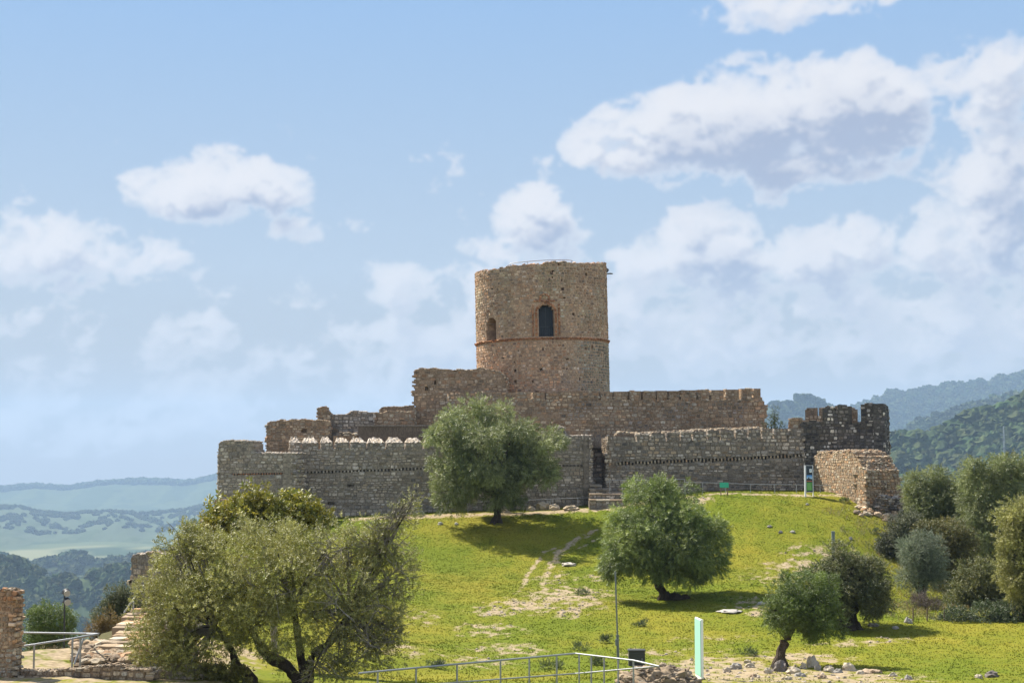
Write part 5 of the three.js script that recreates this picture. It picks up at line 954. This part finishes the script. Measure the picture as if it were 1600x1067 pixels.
// --- the totem near the camera, seen almost edge-on
{
  const d = 55, b = at(1099, 1058, d), H = 88 * mpp(d), o = thing('edge_on_sign', 'pale green and white slab sign seen almost edge-on beside the rubble mound', 'sign', [b.x, land(b.x, d), b.z]), y0 = b.y - o.position.y;
  const g = new THREE.MeshStandardMaterial({ color: lin(0.30, 0.56, 0.47), roughness: 0.45 }), w = new THREE.MeshStandardMaterial({ color: lin(0.80, 0.82, 0.80), roughness: 0.5 });
  const s = new THREE.Shape(); s.moveTo(-0.10, -0.3); s.lineTo(-0.03, -0.3); s.lineTo(-0.03, H - 0.02); s.lineTo(-0.10, H); s.closePath();
  part('slab', new THREE.ExtrudeGeometry(s, { depth: 0.85, bevelEnabled: true, bevelSize: 0.01, bevelThickness: 0.01, bevelSegments: 2 }).translate(0.04, y0, -0.85), w, o);
  part('printed_face', new THREE.BoxGeometry(0.012, H - 0.05, 0.84).translate(-0.08, y0 + H / 2 - 0.01, -0.425), g, o);
  o.rotation.y = 0.12;
}
// --- dark cabinet and poles
{
  const b = ground(995, 1041), f = b.y, o = thing('metal_cabinet', 'dark metal cabinet standing on the lawn behind the front railing', 'cabinet', [b.x, f, b.z]);
  const dk = new THREE.MeshStandardMaterial({ color: lin(0.028, 0.03, 0.03), roughness: 0.55, bumpMap: bumpTex, bumpScale: 0.004 });
  part('body', new THREE.BoxGeometry(0.72, 0.78, 0.5).translate(0, 0.29, 0), dk, o); part('lid', new THREE.BoxGeometry(0.78, 0.05, 0.56).translate(0, 0.706, 0), dk, o); part('door', new THREE.BoxGeometry(0.62, 0.6, 0.02).translate(0, 0.3, 0.262), dk, o); part('handle', new THREE.BoxGeometry(0.03, 0.12, 0.03).translate(0.22, 0.32, 0.285), galv, o);
  const p = ground(966.5, 1037), dp = -p.z, fp = p.y, top = at(961.5, 893, dp), q = thing('lamp_pole', 'slender grey pole leaning slightly before the bushy lawn tree', 'pole', [p.x, fp, p.z]), mid = V((top.x - p.x) * 0.3, (top.y - fp) * 0.3, 0), end = V(top.x - p.x, top.y - fp, 0);
  const grey = new THREE.MeshStandardMaterial({ color: lin(0.16, 0.18, 0.19), roughness: 0.5, metalness: 0.5 });
  part('lower_tube', bar(V(0, -0.3, 0), mid, 0.062, 10), grey, q); part('upper_tube', bar(mid, end, 0.036, 8), grey, q); part('junction_box', new THREE.BoxGeometry(0.13, 0.3, 0.12).translate(mid.x - 0.04, mid.y - 0.3, 0.05), grey, q); part('collar', new THREE.CylinderGeometry(0.075, 0.075, 0.08, 10).translate(mid.x, mid.y, 0), grey, q);
  const d2 = 90, p2 = at(1303.5, 905, d2), f2 = land(p2.x, d2), t2 = at(1303, 831, d2), q2 = thing('steel_post', 'square grey steel post rising behind the thick trunked tree', 'post', [p2.x, f2, p2.z]);
  part('tube', new THREE.BoxGeometry(0.17, t2.y - f2 + 0.3, 0.17).translate(0, (t2.y - f2) / 2 - 0.15, 0), new THREE.MeshStandardMaterial({ color: lin(0.13, 0.165, 0.165), roughness: 0.5, metalness: 0.3 }), q2);
  part('cap', new THREE.BoxGeometry(0.19, 0.03, 0.19).translate(0, t2.y - f2 + 0.015, 0), grey, q2);
  const rust = new THREE.MeshStandardMaterial({ color: lin(0.12, 0.075, 0.05), roughness: 0.9 });
  [[1427, 954, 'thin rusty stake left of the dry bush'], [1449, 958, 'thin rusty stake at the dry bush by the hedge'], [1476, 962, 'thin rusty stake in front of the dark hedge']].forEach(([px, py, label]) => { const dd = 84, a = at(px, py, dd), fl = land(a.x, dd), s = thing('fence_stake', label, 'stake', [a.x, fl, a.z], 'wire fence stakes'); part('stake', bar(V(0, -0.3, 0), V(0.02, Math.max(0.7, a.y - fl), 0), 0.035), rust, s); });
}
// --- handrail across the bottom
{
  const dTop = interp([[560, 45], [899, 52], [1030, 48]]), top = interp([[560, 1052], [600, 1048], [899, 1021], [1000, 1033], [1030, 1041]]), lowR = interp([[560, 1078], [782, 1061], [905, 1052], [1000, 1043.5], [1030, 1041]]);
  const b = at(600, 1050, 45); b.y = land(b.x, 45);
  const o = thing('handrail', 'long galvanised handrail bending across the bottom of the lawn', 'railing', [b.x, b.y, b.z]);
  const P = (px, f) => at(px, f(px), dTop(px)).sub(b);
  for (const px of [590, 650, 714, 782, 827, 870, 905, 924, 944, 966, 990]) { const p = P(px, top), gy = land(p.x + b.x, dTop(px)) - b.y - 0.2; part('post', bar(V(p.x, Math.min(gy, p.y - 1), p.z), p, 0.028, 8), galv, o); }
  for (const [a, c] of [[560, 650], [650, 782], [782, 899], [899, 944], [944, 990], [990, 1030]]) { part('rail', bar(P(a, top), P(c, top), 0.03, 8), galv, o); part('lower_rail', bar(P(a, lowR), P(c, lowR), 0.024, 8), galv, o); }
}
// --- rocks
function stoneCol(g, c, k = 0.12) { const n = g.attributes.position.count, a = new Float32Array(n * 3), p = g.attributes.position; for (let i = 0; i < n; i++) { const v = 1 + k * noise3(p.getX(i) * 9, p.getY(i) * 9, p.getZ(i) * 9); a[i * 3] = c[0] * v; a[i * 3 + 1] = c[1] * v; a[i * 3 + 2] = c[2] * v; } g.setAttribute('color', new THREE.Float32BufferAttribute(a, 3)); return g; }
const rockMat = new THREE.MeshPhysicalMaterial({ vertexColors: true, specularIntensity: 0.2, roughness: 0.95, bumpMap: bumpTex, bumpScale: 0.03 });
function rock(px, py, w, h, label, c = [0.36, 0.31, 0.24], name = 'rock', group = 'rocks lying on the hillside') {
  const p = ground(px, py), d = -p.z, m = mpp(d), g = stoneCol(rockGeo(w * m / 2, h * m, w * m / 2 * R(0.7, 1), px * 0.37, 2), c);
  const o = single(name, g, rockMat, label, 'rock', group); o.position.set(p.x, p.y + h * m * 0.25, p.z); o.rotation.y = R(0, 0.5); return o;
}
const TAN = [0.40, 0.33, 0.235], GREYR = [0.36, 0.335, 0.30];
rock(848, 796.5, 26, 12, 'largest tan boulder behind the fence right of the olive', TAN); rock(866, 797, 22, 8, 'tan boulder just right of the largest one by the fence', TAN); rock(829, 798, 16, 7, 'tan boulder left of the largest one by the fence', TAN); rock(893, 796.5, 30, 6, 'low flat tan boulder near the gateway corner', TAN); rock(787, 801, 20, 5, 'low tan boulder beside the olive trunk', TAN);
rock(889, 884, 28, 4, 'pale flat slab in the lawn between the two big trees', [0.50, 0.45, 0.38]); rock(1142, 957, 42, 4, 'long flat rock in the shadow right of the bushy tree', GREYR); rock(1190, 945, 16, 4, 'small rock beyond the long flat rock', GREYR);
rock(688, 820.5, 9, 3.4, 'small white stone left of the olive shadow', [0.5, 0.47, 0.42]); rock(713, 820, 7, 3, 'smaller white stone near the olive shadow edge', [0.5, 0.47, 0.42]); rock(1203, 824, 9, 3, 'grey stone on the upper right lawn', GREYR); rock(1220, 833.5, 8, 3.4, 'dark stone low on the upper right lawn', [0.2, 0.19, 0.18]); rock(1239, 833.5, 9, 3, 'pale stone beside the dark one on the upper right lawn', [0.5, 0.47, 0.42]); rock(1330, 844, 8, 4, 'stone at the edge of the right bank', GREYR); rock(1262, 790, 6, 2.4, 'small stone on the lawn below the totem', GREYR);
rock(1365, 979, 20, 5, 'dark slab right of the thick trunk', [0.2, 0.19, 0.17]); rock(1400, 983, 12, 4, 'small stone on the lower lawn near the stakes', GREYR); rock(1420, 975, 16, 8, 'rounded rock at the foot of the bank', GREYR);
const ORD = 'first second third fourth fifth sixth seventh eighth ninth tenth eleventh twelfth thirteenth fourteenth fifteenth sixteenth seventeenth eighteenth nineteenth twentieth twenty-first twenty-second twenty-third'.split(' ');
[[1150, 1046, 22, 9, 0], [1172, 1044, 20, 7, 1], [1136, 1050, 16, 6, 1], [1200, 1052, 18, 8, 1], [1218, 1048, 30, 14, 2], [1240, 1052, 26, 9, 1], [1256, 1046, 14, 9, 1], [1270, 1043, 22, 16, 1], [1278, 1047, 14, 12, 0], [1296, 1050, 20, 9, 1], [1310, 1053, 18, 7, 0], [1326, 1049, 24, 11, 1], [1345, 1054, 16, 6, 1], [1362, 1053, 40, 7, 3], [1396, 1058, 16, 6, 1], [1250, 1058, 22, 6, 0], [1285, 1060, 18, 6, 3], [1178, 1058, 14, 5, 3], [1232, 1062, 16, 5, 1], [1420, 1062, 14, 6, 0], [1168, 1036, 14, 5, 1], [1550, 1058, 24, 8, 2], [1530, 1060, 14, 6, 1]].sort((p, q) => p[0] - q[0]).forEach(([px, py, w, h, c], i) => rock(px, py, w, h, `${['grey', 'pale tan', 'dark', 'brown'][c]} ${w > 24 ? 'large' : w > 17 ? 'middling' : 'small'} broken stone, ${ORD[i]} from the left in the strewn row at bottom right`, [[0.30, 0.28, 0.25], [0.44, 0.38, 0.29], [0.16, 0.14, 0.125], [0.38, 0.29, 0.2]][c], 'broken_stone', 'broken stones along the bottom right'));
{ // pebbles and chips over the worn ground
  seed(6300);
  const N = 900, m = shade(new THREE.InstancedMesh(rockGeo(1, 0.7, 1, 2, 0), new THREE.MeshStandardMaterial({ roughness: 1 }), N)), q = new THREE.Quaternion(), Y = V(0, 1, 0), bigBare = bare.filter((b) => b[2] > 0.9); let k = 0;
  for (let t = 0; t < 90000 && k < N; t++) { const b = bigBare[Math.floor(rnd() * bigBare.length)], x = b[0] + R(-1.2, 1.2) * b[2], d = b[1] + R(-1.2, 1.2) * b[3]; if (bareness(x, d) < R(0.1, 0.8)) continue; const s = 0.025 + 0.09 * rnd() ** 3; q.setFromAxisAngle(Y, R(0, 6)); m.setMatrixAt(k, new THREE.Matrix4().compose(V(x, land(x, d) + s * 0.2, -d), q, V(s * R(0.8, 1.6), s, s))); const c = R(0.18, 0.42); m.setColorAt(k, lin(c, c * 0.84, c * 0.66)); k++; }
  m.count = k; m.name = 'gravel'; tag(m, 'loose stone chips on the worn patches of the lawn', 'gravel', null, 'stuff'); scene.add(m);
}
// --- mound of earth and stones at the end of the handrail
{
  seed(6400);
  const d = 50.5, c = at(1034, 1060, d), f = land(c.x, d), o = thing('rubble_mound', 'mound of earth and broken stone at the end of the long handrail', 'mound', [c.x, f, c.z]), topY = at(1020, 1041, d).y - f;
  const g = new THREE.SphereGeometry(1, 40, 18, 0, Math.PI * 2, 0, Math.PI / 2), p = g.attributes.position; for (let i = 0; i < p.count; i++) { const x = p.getX(i), y = p.getY(i), z = p.getZ(i), k = 1 + 0.25 * noise3(x * 3, y * 3, z * 3) + 0.1 * noise3(x * 8, y * 8, z * 8); p.setXYZ(i, x * 1.5 * k - 0.1, y * topY * k - 0.1, z * 1.3 * k); } g.computeVertexNormals();
  part('earth', stoneCol(g, [0.24, 0.185, 0.125], 0.3), rockMat, o);
  const G = new Geo(); for (let k = 0; k < 420; k++) { const a = R(0, 6.28), r = Math.sqrt(rnd()), x = Math.cos(a) * r * 1.5 - 0.1, z = Math.sin(a) * r * 1.3, y = topY * Math.sqrt(Math.max(0, 1 - r * r)) * (1 + 0.2 * noise3(Math.cos(a) * r * 3, 1, Math.sin(a) * r * 3)) - 0.06, s = 0.03 + 0.1 * rnd() ** 2; rockInto(G, V(x, y, z), [s * R(0.8, 1.8), s * 0.7, s], tint(PALE.litSand, x, z, 0.3), k); }
  part('broken_stones', G.build(), stoneMat, o, 'stuff');
}
// --- lower left: pillar, paved terrace wall, steps, wall stub, railing, floodlights
seed(6500);
{
  const w = new Wall(-60, 48.6, 25, 48.2), o = thing('masonry_pillar', 'broken masonry pillar with orange brick top cut by the lower left edge', 'pillar');
  const topY = w.line([[-60, 948], [-8, 946], [-1, 944], [1, 926], [4, 922], [12, 921], [20, 923], [22, 932], [25, 935]]), yb = w.y(20, 962), yc = w.y(20, 1015);
  buildWall(o, w, { top: topY, foot: EYE - 7.6, thick: 0.6, pal: PALE.brown, rag: 0.04, ragf: 3, cell: 0.09, rows: [0.09, 0.18], widths: [0.12, 0.34], proud: [0.005, 0.05], gap: 0.018, least: 0.15, most: 300, wave: 0.02, crest: 0.1, tone: (c, s, y) => y > yb ? [c[0], c[1] * 0.86, c[2] * 0.78] : y < yc ? [c[0] * 0.95, c[1] * 1.05, c[2] * 1.15] : c });
}
{
  const w = new Wall(40, 48.3, 240, 47.6), o = thing('terrace_wall', 'low stone retaining wall along the bottom left below the railing', 'wall');
  buildWall(o, w, { top: w.line([[40, 1049], [90, 1049], [150, 1044], [170, 1040], [195, 1041], [196, 1046], [240, 1047]]), foot: EYE - 8, thick: 0.5, pal: PALE.litSand, rag: 0.04, ragf: 3, cell: 0.1, rows: [0.1, 0.2], widths: [0.14, 0.42], proud: [0.01, 0.05], gap: 0.02, least: 0.17, most: 300, wave: 0.03, crest: 0.1 });
  const w2 = new Wall(238, 48.4, 352, 49.2), o2 = thing('terrace_wall', 'tumbled low wall of large blocks under the wild olive', 'wall');
  buildWall(o2, w2, { top: w2.line([[238, 1047], [262, 1049], [280, 1040], [300, 1036], [320, 1043], [352, 1052]]), foot: EYE - 8, thick: 0.6, pal: PALE.grey, rag: 0.1, ragf: 2, cell: 0.1, rows: [0.16, 0.3], widths: [0.2, 0.5], proud: [0.01, 0.1], gap: 0.02, least: 0.17, wave: 0.05, crest: 0.14 });
}
{
  const o = thing('stone_steps', 'rough stone steps climbing the slope left of the wild olive', 'steps'), n = 11;
  for (let i = 0; i < n; i++) { const t = i / (n - 1), d = lerp(54, 61, t), a = at(lerp(160, 205, t), lerp(1008, 952, t), d), w = 1.7; a.x += R(-0.16, 0.16); a.y += R(-0.03, 0.05);
    for (let k = 0; k < 3; k++) { const q = new THREE.BoxGeometry(w / 3 - 0.02, 0.5, 0.75, 2, 1, 1), pp = q.attributes.position; for (let v = 0; v < pp.count; v++) { const j = (s) => 0.03 * noise3(pp.getX(v) * 5 + i * 7 + k, pp.getY(v) * 5 + s, pp.getZ(v) * 5); pp.setXYZ(v, pp.getX(v) + j(1), pp.getY(v) + j(5), pp.getZ(v) + j(9)); } q.computeVertexNormals(); part('step_stone', stoneCol(q.translate(a.x + w / 6 + k * w / 3, a.y - 0.25, a.z), tint(PALE.brown, i, k, 0.2).map((v) => v * (i % 2 ? 0.6 : 0.8))), rockMat, o); } }
  const heap = thing('stone_heap', 'rough heap of brown stones at the foot of the stone steps', 'stones');
  const spots = []; for (let k = 0; k < 110; k++) { const t = rnd(), px = lerp(118, 212, t) + R(-4, 4), py = R(1004, 1034), d = lerp(55.5, 51.5, (py - 1004) / 30), s = R(0.1, 0.3), p = at(px, py, d), c = tint(PALE.brown, px, py, 0.3).map((v) => v * 0.62); spots.push(1); part('stone', stoneCol(rockGeo(s * R(1, 1.8), s * R(0.5, 0.8), s, k, 1).rotateY(R(0, 3)).translate(p.x, p.y, p.z), c), rockMat, heap); }
  const base = new Geo(), q = (px, py, d) => at(px, py, d); base.quad(q(114, 1040, 51.2), q(216, 1040, 51.2), q(216, 1003, 56), q(135, 1003, 56), [0.2, 0.15, 0.1]); base.quad(q(114, 1060, 51.2), q(216, 1060, 51.2), q(216, 1040, 51.2), q(114, 1040, 51.2), [0.2, 0.15, 0.1]); base.quad(q(135, 1003, 56), q(216, 1003, 56), q(216, 1050, 57), q(135, 1050, 57), [0.2, 0.15, 0.1]); part('heap_earth', base.build(), stoneMat, heap);
  const slope = new Geo(); for (let i = 0; i < 10; i++) { const t0 = i / 10, t1 = (i + 1) / 10, A = (t, s, dy) => at(lerp(150, 198, t) + s, lerp(1016, 960, t) + dy, lerp(54.3, 61.6, t)); slope.quad(A(t0, -40, 30), A(t0, 60, 3), A(t1, 60, 3), A(t1, -40, 30), [0.13, 0.12, 0.05]); } part('bank_earth', slope.build(), stoneMat, o);
}
{
  const w = new Wall(208, 68, 300, 66.4), o = thing('wall_stub', 'broken end of a wall of squared blocks rising behind the wild olive', 'ruin');
  buildWall(o, w, { top: w.line([[208, 869], [213, 867], [222, 866], [236, 864.5], [250, 866], [262, 869], [300, 884]]), foot: EYE - 11, thick: 0.9, pal: PALE.grey, rag: 0.05, ragf: 2, cell: 0.12, rows: [0.22, 0.36], widths: [0.3, 0.6], proud: [0.01, 0.05], gap: 0.02, least: 0.3, wave: 0.02, crest: 0.16, tone: (c) => [c[0], c[1] * 0.92, c[2] * 0.8] });
  const h = thing('steps_handrail', 'short bright handrail by the wall stub at the top of the stone steps', 'railing'), d = 60; part('rail', bar(at(193, 958, d), at(211, 931, d), 0.035, 8), galv, h); part('post', bar(at(194, 957, d).add(V(0, 0, 0)), at(194, 957, d).add(V(0, -1.6, 0)), 0.03, 8), galv, h); part('post', bar(at(208, 935, d), at(208, 935, d).add(V(0, -2.2, 0)), 0.03, 8), galv, h);
}
{
  const b = at(52, 1046, 50), o = thing('path_railing', 'galvanised railing along the path beside the masonry pillar', 'railing', [b.x, land(b.x, 50), b.z]), P = (px, py, d) => at(px, py, d).sub(o.position);
  part('rail', bar(P(-40, 1021, 49.2), P(112, 998, 50.3), 0.036, 8), galv, o); part('rail', bar(P(112, 998, 50.3), P(153, 990.5, 51), 0.036, 8), galv, o); part('back_rail', bar(P(36, 988.5, 54), P(135, 990, 54), 0.034, 8), galv, o); part('back_rail', bar(P(135, 990, 54), P(153, 990.5, 51), 0.034, 8), galv, o);
  for (const [px, py, d] of [[52.5, 1007, 49.8], [112.5, 998, 50.3], [125, 995.6, 50.6]]) { const p = P(px, py, d), f = land(p.x + o.position.x, d) - o.position.y - 0.2; part('post', bar(V(p.x, Math.min(f, p.y - 0.95), p.z), p, 0.034, 8), galv, o); }
  part('brace', bar(P(131, 994, 51), P(115, 1038, 50.6), 0.034, 8), galv, o);
}
{
  const d = 57, b = at(100, 1020, d), f = land(b.x, d), o = thing('floodlight_pole', 'pair of black floodlights on a pole above the rounded shrub', 'floodlight', [b.x, f, b.z]), P = (px, py) => at(px, py, d).sub(o.position);
  part('pole', bar(V(0, -0.4, 0), P(100, 930), 0.03, 8), paintDark, o);
  for (const [px, py, s] of [[103, 926, 1], [104, 940, 1]]) { const c = P(px, py), hd = new THREE.Group(); hd.name = 'lamp_head'; hd.position.copy(c); hd.rotation.set(0.3, 0.5, -0.4 * s); o.add(hd); part('housing', new THREE.CylinderGeometry(0.1, 0.14, 0.16, 12).rotateX(Math.PI / 2), paintDark, hd); part('lens', new THREE.CylinderGeometry(0.12, 0.12, 0.02, 12).rotateX(Math.PI / 2).translate(0, 0, 0.095), new THREE.MeshStandardMaterial({ color: lin(0.3, 0.3, 0.28), roughness: 0.3 }), hd); part('bracket', new THREE.BoxGeometry(0.14, 0.03, 0.05).translate(-0.1, -0.06, -0.02), paintDark, hd); }
}
// --- far away: farm building in the valley, pylon on the hillside
{
  const d = 4700, x = at(215, 843, d).x, y = land(x, d), o = thing('farm_building', 'tiny white farm building in the pale valley fields', 'building', [x, y, -d]), wm = new THREE.MeshStandardMaterial({ color: lin(0.8, 0.78, 0.74), roughness: 0.9 }), rm = new THREE.MeshStandardMaterial({ color: lin(0.62, 0.56, 0.5), roughness: 0.9 });
  part('wall', new THREE.BoxGeometry(26, 7, 12).translate(0, 3, 0), wm, o);
  const s = new THREE.Shape(); s.moveTo(-7, 0); s.lineTo(7, 0); s.lineTo(0, 4); s.closePath(); part('roof', new THREE.ExtrudeGeometry(s, { depth: 27, bevelEnabled: false }).rotateY(Math.PI / 2).translate(-13.5, 6.52, 0), rm, o);
  part('annex', new THREE.BoxGeometry(14, 4.5, 9).translate(-21, 2, 3), wm, o); part('door', new THREE.BoxGeometry(4, 4, 0.2).translate(2, 2, 6.1), paintDark, o);
}
{
  const t = -240 / nearHill.front, base = nearHill.H(nearHill.u(1568 - (1568 - 800) * 0.0), t), topY = at(1568, 664, -base.z).y, H = Math.max(14, topY - base.y), o = thing('lattice_pylon', 'slim grey lattice pylon standing on the wooded right hillside', 'pylon', [base.x, base.y - 1, base.z]), r = 0.12, steel = new THREE.MeshStandardMaterial({ color: lin(0.3, 0.32, 0.33), roughness: 0.5, metalness: 0.4 });
  const W = (y) => lerp(1.9, 0.4, y / H);
  for (const [sx, sz] of [[-1, -1], [1, -1], [1, 1], [-1, 1]]) part('leg', bar(V(sx * W(0), 0, sz * W(0)), V(sx * W(H), H, sz * W(H)), r), steel, o);
  for (let k = 0; k < 8; k++) { const a = H * k / 8, b = H * (k + 1) / 8, G = []; for (const z of [-1, 1]) { G.push(bar(V(-W(a), a, z * W(a)), V(W(b), b, z * W(b)), r * 0.7, 4), bar(V(W(a), a, z * W(a)), V(-W(b), b, z * W(b)), r * 0.7, 4)); } part('lattice_brace', mergeGeometries(G), steel, o); }
  for (const f of [0.8, 0.92]) part('cross_arm', new THREE.BoxGeometry(7, 0.4, 0.5).translate(0, H * f, 0), steel, o);
}
renderer.render(scene, camera);
